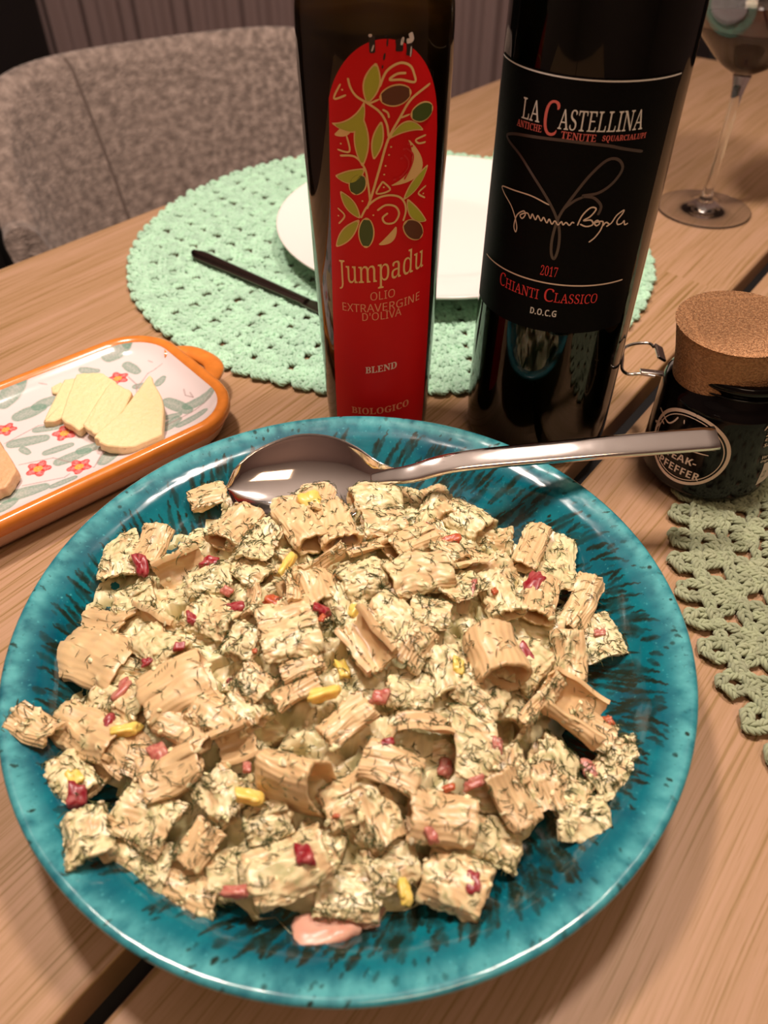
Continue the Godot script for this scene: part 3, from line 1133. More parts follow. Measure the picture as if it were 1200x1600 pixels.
func scatter(dressing: Node3D) -> void:
	rng.seed = 5
	var open := PackedInt32Array()
	for i in spots.size():
		var p := spots[i]
		var key := Vector2i(int(floor(p.x / 0.002)), int(floor(p.z / 0.002)))
		if p.y > tops[key] - 0.0035 and spot_up[i].y > 0.05:
			open.append(i)
	# crumbs of sauce
	var crumbs := [[], []]
	while crumbs[0].size() + crumbs[1].size() < 1500:
		var i := open[rng.randi() % open.size()]
		if rng.randf() > spot_coat[i] + 0.03 or noise_a.get_noise_3dv(spots[i] * 4000.0) < -0.15:
			continue
		var b := Basis(Quaternion(Vector3.UP, spot_up[i])) * Basis(Vector3.UP, rng.randf() * TAU) if spot_up[i].y > -0.99 else Basis()
		var z := rng.randf_range(0.35, 1.0)
		crumbs[rng.randi() % 2].append(Transform3D(b * Basis.from_scale(Vector3(z * rng.randf_range(0.8, 1.9), z * 0.5, z)), spots[i]))
	var mat := material("sauce crumbs", lin(0.74, 0.65, 0.40), 0.5)
	mat.vertex_color_use_as_albedo = true
	for k in 2:
		var s := Shape.new()
		var rows := []
		for i in 7:
			var row := PackedVector3Array()
			var b := PI * i / 6.0
			for j in 10:
				var a := TAU * j / 10
				var d := Vector3(sin(b) * cos(a), -cos(b), -sin(b) * sin(a))
				row.append(d * 0.0010 * (1.0 + 0.55 * noise_a.get_noise_3dv(d * 70.0 + Vector3.ONE * 300.0 * k)))
			rows.append(row)
		s.grid(rows, true)
		copies("sauce_crumb", s.mesh(true), mat, crumbs[k], dressing)
	# dill
	var dill := thing("dill", "finely chopped dark green dill flecks strewn over the whole pasta heap", "dill")
	dill.set_meta("kind", "stuff")
	var green := material("dill green", lin(0.055, 0.066, 0.013), 0.6)
	green.vertex_color_use_as_albedo = true
	var lists := [[], [], []]
	var count := 0
	while count < 6800:
		var i := open[rng.randi() % open.size()]
		var dense := noise_b.get_noise_3dv(spots[i] * 2200.0)
		if rng.randf() > 0.16 + 0.75 * spot_coat[i] * clampf(0.5 + 1.6 * dense, 0.1, 1.0):
			continue
		var up := spot_up[i]
		var b := Basis(Quaternion(Vector3.UP, up)) * Basis(Vector3.UP, rng.randf() * TAU) * Basis(Vector3.BACK, rng.randf_range(-0.25, 0.25))
		var z := rng.randf_range(0.45, 1.25)
		lists[rng.randi() % 3].append(Transform3D(b * Basis.from_scale(Vector3(z, 1, z if z < 1.0 else 1.0)), spots[i] + up * rng.randf_range(0.0001, 0.0009)))
		count += 1
	for k in 3:
		var s := Shape.new()
		var le: float = [0.0036, 0.0026, 0.0047][k]
		var path := PackedVector3Array()
		for i in 5:
			var t := i / 4.0 - 0.5
			path.append(Vector3(t * le, -abs(t) * 0.0004, [0.0003, -0.0002, 0.0010][k] * (t * t * 4.0 - 0.3)))
		tube(s, path, [0.00007, 0.00014, 0.00016, 0.00013, 0.00006], 4, false)
		if k == 2:
			tube(s, PackedVector3Array([path[2], path[2] + Vector3(0.0009, 0.0002, 0.0011)]), [0.00014, 0.00006], 4, false)
		copies("dill_sprig", s.mesh(), green, lists[k], dill)


# ---------------------------------------------------------------- bottles, jar, glass
func dark_glass(called: String, tint: Color) -> StandardMaterial3D:
	var m := material(called, tint, 0.03)
	m.refraction_enabled = true
	m.refraction_scale = 0.05
	m.transparency = BaseMaterial3D.TRANSPARENCY_ALPHA
	return m


func build_oil() -> void:
	var t := thing("oil_bottle", "tall dark glass olive oil bottle with a red label of gold olive sprigs", "bottle", Vector3(-0.0035, TOP, -0.335))
	oil_label = Node3D.new()
	oil_label.name = "label"
	var k := PackedVector2Array([Vector2(0.0, 0.004), Vector2(0.018, 0.0025), Vector2(0.0225, 0.0), Vector2(0.0245, 0.0012), Vector2(0.0255, 0.004)])
	for h in [0.01, 0.02, 0.03, 0.045, 0.06, 0.08, 0.10, 0.12, 0.14, 0.16, 0.18, 0.19]:
		k.append(Vector2(oil_radius(h), h))
	var neck := smooth2([0.0303, 0.190, 0.0295, 0.203, 0.0262, 0.213, 0.0195, 0.222, 0.0145, 0.230, 0.0135, 0.242, 0.0135, 0.262], 4)
	k.append_array(neck.slice(1))
	k.append(Vector2(0.0155, 0.263)); k.append(Vector2(0.0155, 0.269)); k.append(Vector2(0.0, 0.269))
	part("glass", lathe(k, 96), dark_glass("oil bottle glass", Color(0.66, 0.50, 0.22, 0.0)), t)
	var core := PackedVector2Array()
	core.append(Vector2(0.0, 0.009))
	core.append(Vector2(0.019, 0.008))
	for h in [0.014, 0.03, 0.06, 0.10, 0.14, 0.18, 0.195]:
		core.append(Vector2(oil_radius(h) - 0.0032, h))
	core.append(Vector2(0.0, 0.199))
	part("oil", lathe(core, 72), material("oil in the dark bottle", lin(0.0055, 0.0022, 0.0007), 0.35), t)
	var cap := lathe(PackedVector2Array([Vector2(0.0, 0.268), Vector2(0.0150, 0.268), Vector2(0.0158, 0.270), Vector2(0.0158, 0.294), Vector2(0.0148, 0.296), Vector2(0.0, 0.296)]), 48)
	part("cap", cap, material("black cap", lin(0.01, 0.01, 0.01), 0.3), t)
	t.add_child(oil_label)
	var paper := material("red label paper", lin(0.62, 0.006, 0.008), 0.5)
	paper.heightmap_enabled = true
	paper.heightmap_texture = noise_texture(0.2, 3, Color.BLACK, Color.WHITE, 256)
	paper.heightmap_scale = 0.004
	paper.metallic_specular = 0.3
	triplanar(paper, 60.0, false)
	var foot := func(u: float) -> float: return 12.0 + 3.0 * u
	var head := func(u: float) -> float: return lerpf(163.5, 161.5, u) + 32.0 * sqrt(maxf(0.0, 1.0 - pow(absf(u - 0.485) / 0.515, 2.0)))
	part("paper", patch(oil_label, Vector2(-50.5, 61.5), Vector2(-31.5, 51.0), foot, head, 0.0002), paper, oil_label)
	leaf(oil_label, "lime", -4.8, 174.1, 1.3, 187.1, 5.4, 0)
	leaf(oil_label, "lime", -7.0, 174.3, -31.7, 165.7, 4.7, 0.28)
	leaf(oil_label, "lime", -9.2, 151.6, -9.9, 170.6, 5.1, 0)
	leaf(oil_label, "lime", -0.7, 154.3, 4.7, 167.7, 3.7, 0)
	leaf(oil_label, "lime", 10.7, 161.8, 37.2, 163.0, 3.4, 0.22)
	leaf(oil_label, "lime", -7.5, 150.5, -31.2, 146.2, 4.7, 0.12)
	leaf(oil_label, "lime", 22.5, 137.8, 43.6, 149.0, 3.7, 0)
	leaf(oil_label, "lime", 25.6, 137.5, 45.0, 126.1, 4.1, -0.1)
	leaf(oil_label, "lime", -12.2, 130.8, -27.5, 140.5, 4.3, 0)
	leaf(oil_label, "lime", -12.9, 129.9, -34.3, 116.5, 4.6, 0)
	leaf(oil_label, "gold", -16.2, 168.7, -30.0, 161.8, 3.0, 0.15)
	leaf(oil_label, "gold", 16.6, 126.8, 3.0, 119.7, 2.8, 0.15)
	leaf(oil_label, "gold", 12.7, 143.9, 25.6, 160.2, 5.1, -0.42)
	leaf(oil_label, "brown", 3.4, 175.8, 26.2, 177.1, 6.9, 0, 0.62)
	leaf(oil_label, "olive", 26.1, 169.1, 46.2, 169.7, 6.6, 0, 0.62)
	leaf(oil_label, "olive", -17.1, 140.3, -9.4, 148.4, 6.3, 0, 0.62)
	leaf(oil_label, "olive", -8.0, 118.2, -6.7, 131.1, 6.1, 0, 0.62)
	leaf(oil_label, "brown", 23.5, 128.3, 41.2, 119.8, 7.1, 0, 0.62)
	stroke(oil_label, "gold", 0.9, [-6.5, 134.8, -3.8, 138.4, -1.3, 142.5, 3.6, 151.1, 9.4, 161.1, 17.8, 168.6, 26.6, 174.8, 41.9, 178.6])
	stroke(oil_label, "gold", 0.8, [9.9, 162.3, 8.5, 166.9, 3.7, 171.1, -4.2, 174.0, -12.3, 176.3, -16.4, 179.1, -18.0, 182.1])
	stroke(oil_label, "gold", 0.8, [-3.8, 137.8, -5.2, 144.5, -7.5, 150.7, -14.8, 154.9, -26.5, 154.5])
	stroke(oil_label, "gold", 0.8, [-11.3, 130.9, -6.5, 135.5, 1.5, 139.1, 10.1, 140.2, 18.3, 139.2, 23.1, 136.4, 24.4, 132.8, 22.3, 128.9])
	stroke(oil_label, "gold", 0.8, [1.5, 134.2, 8.1, 136.3, 15.6, 135.4, 18.7, 132.2, 15.1, 128.9, 8.2, 128.8, 5.7, 131.1, 9.8, 133.0])
	stroke(oil_label, "gold", 0.8, [3.5, 179.5, 8.4, 184.6, 17.2, 186.9, 24.7, 185.7, 28.1, 182.6, 28.4, 180.2, 18.6, 181.5, 10.4, 181.8, 15.5, 183.5, 22.0, 183.5])
	stroke(oil_label, "gold", 0.7, [17.8, 168.6, 25.4, 169.5])
	stroke(oil_label, "gold", 0.7, [-4.0, 173.9, 3.3, 175.5])
	stroke(oil_label, "gold", 0.7, [-23.5, 179.9, -29.2, 174.6, -19.7, 176.4])
	stroke(oil_label, "gold", 0.7, [-20.5, 162.3, -18.7, 156.6, -28.4, 156.7])
	stroke(oil_label, "gold", 0.7, [-30.8, 133.5, -24.8, 130.9, -30.6, 126.9])
	stroke(oil_label, "gold", 0.7, [42.9, 141.1, 35.3, 139.0, 42.4, 136.2])
	stroke(oil_label, "gold", 0.7, [40.2, 160.8, 31.3, 160.0, 33.7, 158.4, 40.2, 158.2])
	stroke(oil_label, "gold", 0.7, [5.5, 172.0, 9.1, 170.8, 10.1, 169.0])
	stroke(oil_label, "gold", 0.7, [5.7, 145.8, 1.0, 141.1, 11.3, 142.3, 5.7, 145.8])
	stroke(oil_label, "gold", 0.7, [-22.4, 177.7, -22.4, 178.3])
	stroke(oil_label, "gold", 0.7, [-25.3, 158.7, -25.3, 159.3])
	stroke(oil_label, "gold", 0.7, [-30.5, 130.0, -30.5, 130.6])
	stroke(oil_label, "gold", 0.7, [40.3, 137.9, 40.3, 138.5])
	stroke(oil_label, "gold", 0.7, [11.8, 158.3, 11.8, 158.9])
	stroke(oil_label, "gold", 0.7, [10.3, 155.4, 10.3, 156.0])
	stroke(oil_label, "gold", 0.7, [7.8, 151.4, 7.8, 152.0])
	stroke(oil_label, "gold", 0.7, [6.8, 148.1, 6.8, 148.7])
	stroke(oil_label, "gold", 0.7, [-9.8, 137.6, -9.8, 138.2])
	stroke(oil_label, "gold", 0.7, [-1.5, 132.0, -1.5, 132.6])
	stroke(oil_label, "gold", 0.7, [6.5, 143.2, 6.5, 143.8])
	stroke(oil_label, "red", 1.1, [14.6, 145.8, 14.6, 146.6])
	stroke(oil_label, "red", 1.1, [19.4, 146.5, 19.4, 147.3])
	stroke(oil_label, "red", 1.1, [19.7, 153.6, 19.7, 154.4])
	stroke(oil_label, "red", 1.1, [21.6, 156.9, 21.6, 157.7])
	stroke(oil_label, "red", 1.1, [25.2, 158.6, 25.2, 159.4])
	stroke(oil_label, "red", 1.1, [27.6, 157.5, 27.6, 158.3])
	stroke(oil_label, "red", 0.6, [23.0, 157.6, 28.8, 154.9, 28.3, 151.1, 22.2, 145.7])
	stroke(oil_label, "red", 0.6, [21.7, 155.2, 25.3, 152.6, 24.8, 149.8, 20.0, 147.2])
	stroke(oil_label, "worn", 2.0, [-1.4, 195.7, -1.2, 193.9, -1.1, 190.3])
	stroke(oil_label, "worn", 1.2, [7.8, 195.7, 8.0, 195.2])
	stroke(oil_label, "worn", 2.6, [16.5, 194.4, 17.1, 192.6, 16.9, 190.5])
	stroke(oil_label, "worn", 2.2, [23.8, 193.1, 24.3, 190.7, 23.6, 188.9])
	stroke(oil_label, "worn", 0.7, [7.2, 190.2, 6.4, 188.1])
	stroke(oil_label, "worn", 0.6, [9.0, 194.6, 8.7, 192.3])
	stroke(oil_label, "worn", 0.5, [5.7, 186.5, 5.5, 185.4])
	stroke(oil_label, "flake", 1.2, [-2.3, 195.2, -2.5, 196.1])
	stroke(oil_label, "flake", 1.0, [19.7, 194.8, 18.3, 192.4])
	stroke(oil_label, "flake", 1.6, [24.6, 195.9, 25.7, 193.8, 22.0, 193.4])
	stroke(oil_label, "flake", 0.5, [-0.1, 192.8, -1.5, 190.8])
	stroke(oil_label, "flake", 0.5, [25.5, 191.7, 24.9, 188.5])
	word(oil_label, "Jumpadu", "gold", -33.0, 100.6, 44.0, 106.2, 10.8)
	word(oil_label, "OLIO", "peach", -4.8, 93.7, 16.4, 95.2, 4.0, "Droid Sans")
	word(oil_label, "EXTRAVERGINE", "peach", -31.2, 86.7, 41.4, 90.4, 4.0, "Droid Sans")
	word(oil_label, "D'OLIVA", "peach", -12.4, 83.3, 22.9, 85.4, 3.9, "Droid Sans")
	word(oil_label, "BLEND", "cream", -10.8, 54.7, 19.6, 57.3, 3.7, "Droid Serif", true)
	word(oil_label, "BIOLOGICO", "peach", -27.4, 28.9, 34.8, 32.2, 4.0, "Droid Serif", true)


func build_wine() -> void:
	var t := thing("wine_bottle", "dark red wine bottle with a black label, standing beside the cork topped jar", "bottle", Vector3(0.083, TOP, -0.338))
	wine_label = Node3D.new()
	wine_label.name = "label"
	var k := PackedVector2Array([Vector2(0.0, 0.012), Vector2(0.012, 0.010), Vector2(0.026, 0.001), Vector2(0.030, 0.0), Vector2(0.0345, 0.001), Vector2(0.0366, 0.0035), Vector2(0.0372, 0.007)])
	for h in [0.015, 0.03, 0.06, 0.10, 0.14, 0.18, 0.20]:
		k.append(Vector2(wine_radius(h), h))
	k.append_array(smooth2([0.0362, 0.200, 0.0355, 0.214, 0.0310, 0.228, 0.0205, 0.242, 0.0155, 0.255, 0.0145, 0.28, 0.0142, 0.298], 5).slice(1))
	k.append(Vector2(0.0150, 0.299)); k.append(Vector2(0.0150, 0.305)); k.append(Vector2(0.0, 0.305))
	part("glass", lathe(k, 96), dark_glass("wine bottle glass", Color(0.30, 0.38, 0.20, 0.0)), t)
	var core := PackedVector2Array([Vector2(0.0, 0.016), Vector2(0.016, 0.013), Vector2(0.028, 0.006), Vector2(0.0335, 0.008)])
	for h in [0.02, 0.06, 0.10, 0.14, 0.18, 0.20]:
		core.append(Vector2(wine_radius(h) - 0.0034, h))
	core.append_array(PackedVector2Array([Vector2(0.031, 0.214), Vector2(0.024, 0.230), Vector2(0.0, 0.231)]))
	part("wine", lathe(core, 72), material("wine in the bottle", lin(0.0018, 0.0008, 0.0008), 0.35), t)
	var caps := lathe(PackedVector2Array([Vector2(0.0153, 0.262), Vector2(0.0156, 0.262), Vector2(0.0156, 0.307), Vector2(0.0146, 0.309), Vector2(0.0, 0.309)]), 48)
	part("capsule", caps, material("black capsule", lin(0.012, 0.01, 0.01), 0.3), t)
	t.add_child(wine_label)
	var paper := material("black label paper", lin(0.0028, 0.0024, 0.0026), 0.55)
	paper.heightmap_enabled = true
	paper.heightmap_texture = noise_texture(0.12, 3, Color.BLACK, Color.WHITE, 512, FastNoiseLite.TYPE_SIMPLEX_SMOOTH, 8)
	paper.heightmap_scale = 0.012
	paper.metallic_specular = 0.2
	triplanar(paper, 30.0, false)
	var foot := func(u: float) -> float: return 80.5
	var head := func(u: float) -> float: return 183.0
	part("paper", patch(wine_label, Vector2(-90.0, 40.0), Vector2(-88.0, 44.0), foot, head, 0.0002), paper, wine_label)
	var edge := []
	var middle := []
	for i in 17:
		edge.append_array([lerpf(-87.0, 43.5, i / 16.0), 182.2])
		middle.append_array([lerpf(-78.0, 32.0, i / 16.0), 103.6])
	stroke(wine_label, "white", 0.55, edge)
	stroke(wine_label, "cream", 0.65, middle)
	stroke(wine_label, "grey", 1.1, [24.6, 157.3, 10.9, 159.2, -1.8, 160.7, -25.7, 161.2, -53.7, 159.4, -66.2, 157.2, -64.6, 155.4, -51.5, 151.7, -37.0, 144.0, -27.2, 137.3, -21.1, 131.4, -18.1, 125.8, -17.4, 119.0, -19.0, 114.7, -21.5, 117.7, -22.0, 124.6, -19.7, 133.2, -13.2, 141.8, -5.7, 149.8, 2.3, 155.2, 9.1, 155.3, 13.0, 151.8, 8.8, 146.7, 1.2, 143.0, -8.2, 141.6, -1.3, 141.0, 4.1, 137.8, 3.3, 134.1])
	stroke(wine_label, "grey", 1.0, [-18.9, 135.3, -12.5, 139.4, -7.0, 141.4])
	stroke(wine_label, "cream", 0.55, [-27.3, 136.5, -39.9, 138.3, -54.8, 137.9, -65.5, 137.0, -63.6, 135.1, -55.0, 131.6, -50.1, 127.6, -47.6, 123.8, -48.2, 121.7, -50.1, 124.0, -48.7, 128.7, -44.0, 131.4, -42.4, 130.1, -44.4, 128.2, -46.1, 129.3, -41.1, 131.1, -38.4, 129.3, -37.4, 131.3, -34.8, 129.4, -33.5, 131.3, -31.0, 129.5, -29.6, 131.1, -27.1, 129.2, -25.9, 130.9, -23.8, 129.1, -22.2, 130.6, -19.9, 129.2, -18.1, 130.7, -16.8, 129.5, -15.2, 130.6, -13.0, 129.6, -11.5, 130.9, -10.2, 130.6])
	stroke(wine_label, "cream", 0.6, [-8.1, 129.7, -6.1, 134.0, -2.0, 137.1, 1.5, 136.6, -1.1, 133.7, -4.9, 131.9, -0.3, 132.1, 1.2, 130.3, -2.6, 129.5, -6.6, 130.4])
	stroke(wine_label, "cream", 0.6, [1.3, 130.8, 3.5, 132.0, 5.4, 130.8, 3.7, 129.8, 2.3, 131.0, 7.3, 131.4, 7.0, 128.2, 4.1, 124.9, 0.8, 122.9])
	stroke(wine_label, "cream", 0.6, [7.9, 129.7, 9.5, 131.0, 11.8, 130.0, 10.2, 129.3, 13.2, 130.6, 15.8, 133.5, 20.0, 135.2, 19.7, 133.9, 16.9, 131.3, 17.8, 129.6, 20.7, 129.8, 22.0, 130.7, 23.1, 129.0, 25.5, 129.3])
	word(wine_label, "LA", "white", -54.9, 165.3, -41.4, 165.6, 7.4, "Droid Serif", false)
	word(wine_label, "C", "rose", -38.6, 162.0, -29.6, 162.0, 12.4, "Droid Serif", false)
	word(wine_label, "ASTELLINA", "white", -29.4, 164.9, 20.3, 165.6, 7.2, "Droid Serif", false)
	word(wine_label, "ANTICHE", "rose", -58.2, 162.0, -39.2, 162.4, 2.5, "Droid Serif", true)
	word(wine_label, "TENUTE", "rose", -26.6, 161.8, -6.4, 161.7, 2.6, "Droid Serif", true)
	word(wine_label, "SQUARCIALUPI", "rose", -2.8, 161.5, 24.2, 161.6, 2.6, "Droid Serif", true)
	word(wine_label, "2017", "scarlet", -26.3, 106.8, -15.2, 106.8, 4.5, "Droid Serif")
	word(wine_label, "C", "scarlet", -56.6, 95.6, -51.6, 95.6, 6.2, "Droid Serif")
	word(wine_label, "HIANTI", "scarlet", -51.0, 95.6, -25.2, 95.4, 4.6, "Droid Serif")
	word(wine_label, "C", "scarlet", -21.4, 95.2, -15.2, 95.2, 6.2, "Droid Serif")
	word(wine_label, "LASSICO", "scarlet", -14.6, 95.2, 14.2, 95.0, 4.6, "Droid Serif")
	word(wine_label, "D.O.C.G", "white", -29.2, 88.0, -11.4, 88.2, 3.2, "Droid Sans", true)


func build_jar() -> void:
	var t := thing("pepper_jar", "small black glass pepper jar with a thick cork stopper beside the wine bottle", "jar", Vector3(0.163, TOP + 0.0046, -0.299))
	jar_label = Node3D.new()
	jar_label.name = "label"
	var black := material("black jar glass", lin(0.0035, 0.0026, 0.0026), 0.10)
	black.metallic_specular = 0.35
	var k := smooth2([0.0, 0.0015, 0.020, 0.001, 0.0262, 0.0, 0.0298, 0.003, 0.0310, 0.008, 0.0310, 0.025, 0.0310, 0.045, 0.0302, 0.051, 0.0272, 0.0555, 0.0258, 0.0585, 0.0262, 0.0605, 0.0275, 0.0625, 0.0268, 0.0650, 0.0245, 0.0652, 0.0232, 0.0640, 0.0228, 0.056, 0.0285, 0.048, 0.0285, 0.010, 0.0, 0.008], 4)
	part("glass", lathe(k, 96), black, t)
	var cork := material("cork", Color.WHITE, 0.9)
	cork.albedo_texture = noise_texture(0.055, 5, lin(0.34, 0.14, 0.05), lin(0.85, 0.47, 0.23), 512, FastNoiseLite.TYPE_SIMPLEX_SMOOTH, 12)
	cork.heightmap_enabled = true
	cork.heightmap_texture = noise_texture(0.09, 4, Color.BLACK, Color.WHITE, 512, FastNoiseLite.TYPE_CELLULAR, 4)
	cork.heightmap_scale = 0.28
	triplanar(cork, 22.0, false)
	var c := part("cork_stopper", lathe(smooth2([0.0, 0.050, 0.0215, 0.050, 0.0222, 0.051, 0.0232, 0.0645, 0.0262, 0.0815, 0.0258, 0.0828, 0.0248, 0.0832, 0.0, 0.0834], 5), 80), cork, t)
	c.position = Vector3(-0.003, 0.0, -0.001)
	c.rotation = Vector3(0.02, 0, 0.05)
	# the wire bail folded out towards the wine bottle
	var steel := material("polished steel", lin(0.72, 0.68, 0.64), 0.14, 1.0)
	var w := Shape.new()
	var at := func(x: float, z: float, y: float) -> Vector3: return Vector3(x * 0.001 - 0.163, y - 0.0046, z * 0.001 + 0.299)
	tube(w, smooth3(PackedVector3Array([at.call(136.5, -336.0, 0.051), at.call(134.7, -339.5, 0.051), at.call(127.4, -339.5, 0.0505), at.call(121.7, -335.9, 0.050), at.call(119.5, -328.0, 0.049), at.call(117.3, -319.0, 0.049), at.call(119.3, -314.2, 0.0495), at.call(124.2, -313.9, 0.050), at.call(131.3, -311.7, 0.050)]), 5), 0.0008, 8)
	part("wire_bail", w.mesh(), steel, t)
	for q in [[138.5, -332.0, 24.0], [131.0, -314.2, -12.0]]:
		var p := part("bail_plate", slab(0.0125, 0.0016, 0.0052, 0.0006), steel, t)
		p.position = at.call(q[0], q[1], 0.0495)
		p.rotation = Vector3(0.5 if q[2] > 0 else -0.25, deg_to_rad(q[2] + (60.0 if q[2] > 0 else 0.0)), 0.0)
	var ring := Shape.new()
	var band := PackedVector3Array()
	for i in 61:
		var a := TAU * i / 60
		band.append(Vector3(sin(a) * 0.0262, 0.0585, cos(a) * 0.0262))
	tube(ring, band, 0.0006, 6, false)
	part("neck_wire", ring.mesh(), black, t)
	t.add_child(jar_label)
	# the round emblem: a thick and a thin ring
	for q in [[19.3, 1.7], [17.3, 0.5]]:
		var pts := []
		for i in 33:
			var a: float = TAU * i / 32
			pts.append_array([-45.5 + rad_to_deg(q[0] * sin(a) / 31.0), 28.8 + q[0] * cos(a)])
		stroke(jar_label, "cream", q[1], pts)
	stroke(jar_label, "cream", 0.8, [-84.2, 38.6, -77.5, 37.6, -68.7, 36.1, -63.4, 38.6, -60.1, 42.4])
	stroke(jar_label, "cream", 1.2, [-85.7, 29.9, -78.3, 31.7, -81.7, 28.3])
	stroke(jar_label, "cream", 1.0, [-77.2, 34.5, -72.5, 33.6])
	stroke(jar_label, "cream", 0.6, [-54.0, 43.0, -53.1, 41.0])
	stroke(jar_label, "cream", 0.7, [-43.6, 29.1, -25.3, 29.9])
	word(jar_label, "STEAK-", "cream", -66.5, 20.2, -32.0, 21.2, 4.2, "Droid Sans", true)
	word(jar_label, "PFEFFER", "cream", -65.0, 14.2, -26.0, 14.0, 4.2, "Droid Sans", true)
	var sticker := func(u: float) -> float: return 10.5
	var high := func(u: float) -> float: return 24.6
	part("sticker", patch(jar_label, Vector2(29.0, 62.0), Vector2(-28.0, 0.0), sticker, high, 0.0002), material("sticker paper", lin(0.72, 0.58, 0.50), 0.6), jar_label)
	word(jar_label, "2", "olive", 31.0, 15.0, 35.5, 15.0, 4.0)
	for q in [["Pro", 13.6, 46.0], ["Zuta", 14.4, 42.8], ["Expo", 15.4, 39.6], ["Senf", 16.6, 36.4], ["Vor W\u00e4", 20.2, 28.6], ["Unge\u00f6f", 21.0, 25.8]]:
		word(jar_label, q[0], "cream", q[1], q[2], q[1] + 13.0, q[2], 2.1, "Droid Sans", true)
	stroke(jar_label, "cream", 0.7, [10.6, 46.6, 13.0, 50.4])


func build_wine_glass() -> void:
	var t := thing("wine_glass", "stemmed wine glass holding dark red wine, beyond the wine bottle at the table end", "glass", Vector3(0.2598, TOP, -0.6195))
	var clear := material("clear glass", Color(1, 1, 1, 0.0), 0.0)
	clear.metallic_specular = 0.2
	clear.refraction_enabled = true
	clear.refraction_scale = 0.05
	clear.transparency = BaseMaterial3D.TRANSPARENCY_ALPHA
	var foot := smooth2([0.0, 0.0012, 0.030, 0.0008, 0.0362, 0.0004, 0.0368, 0.0012, 0.0355, 0.0022, 0.020, 0.0040, 0.0080, 0.0075, 0.0045, 0.0130, 0.0037, 0.0250, 0.0036, 0.0550, 0.0042, 0.0860, 0.0070, 0.1000], 5)
	var bowl := smooth2([0.0070, 0.1000, 0.0180, 0.1060, 0.0300, 0.1170, 0.0420, 0.1300, 0.0500, 0.1460, 0.0530, 0.1650, 0.0500, 0.1900, 0.0420, 0.2250], 6)
	foot.append_array(bowl.slice(1))
	foot.append(Vector2(0.0416, 0.2258)); foot.append(Vector2(0.0411, 0.2250))
	foot.append_array(smooth2([0.0411, 0.2250, 0.0491, 0.1900, 0.0521, 0.1650, 0.0492, 0.1464, 0.0410, 0.1308, 0.0290, 0.1181, 0.0165, 0.1076, 0.0, 0.1045], 6).slice(1))
	part("glass", lathe(foot, 80), clear, t)
	var red := material("red wine", lin(0.012, 0.0008, 0.0012), 0.3)
	red.specular_mode = BaseMaterial3D.SPECULAR_DISABLED
	part("wine", lathe(smooth2([0.0, 0.1025, 0.0100, 0.1028, 0.0177, 0.1063, 0.0297, 0.1173, 0.0416, 0.1302, 0.0418, 0.1307, 0.0360, 0.1310, 0.0, 0.1310], 6), 72), red, t)


func build_white_plate() -> void:
	var t := thing("white_plate", "plain white round dinner plate on the mint crochet placemat behind the bottles", "plate", Vector3(0.0405, TOP + 0.0042, -0.554))
	var m := material("white porcelain", lin(0.82, 0.76, 0.71), 0.18)
	var k := smooth2([0.0, 0.002, 0.052, 0.002, 0.054, 0.0, 0.058, 0.0, 0.060, 0.003, 0.085, 0.0085, 0.1150, 0.0165, 0.1185, 0.0178, 0.1190, 0.0190, 0.1180, 0.0198, 0.1150, 0.0192, 0.090, 0.0125, 0.070, 0.0070, 0.055, 0.0055, 0.0, 0.0055], 4)
	part("porcelain", lathe(k, 96), m, t)


func build_knife() -> void:
	var t := thing("table_knife", "slim dark steel cutlery lying on the mint placemat, half behind the oil bottle", "cutlery", Vector3(-0.138, TOP + 0.0062, -0.5286))
	t.rotation.y = atan2(-0.631, 0.775)
	var m := material("dark cutlery steel", lin(0.16, 0.12, 0.105), 0.22, 1.0)
	var rows := []
	for i in 25:
		var f := i / 24.0
		var x := f * 0.112
		var w := lerpf(0.0062, 0.0036, pow(f, 0.8)) * sqrt(clampf(f * 18.0, 0.15, 1.0))
		var row := PackedVector3Array()
		for j in 12:
			var a := TAU * j / 12
			row.append(Vector3(x, 0.0018 + 0.0018 * sin(a), -w * cos(a)))
		rows.append(row)
	var s := Shape.new()
	s.grid(rows, true, true)
	part("handle", s.mesh(), m, t)
	var blade := PackedVector2Array([Vector2(0.110, -0.0036), Vector2(0.125, -0.0065), Vector2(0.165, -0.0085), Vector2(0.190, -0.0070), Vector2(0.203, 0.0010), Vector2(0.205, 0.0050), Vector2(0.150, 0.0055), Vector2(0.110, 0.0036)])
	part("blade", plate_of(blade, 0.0018, 0.0005), m, t)


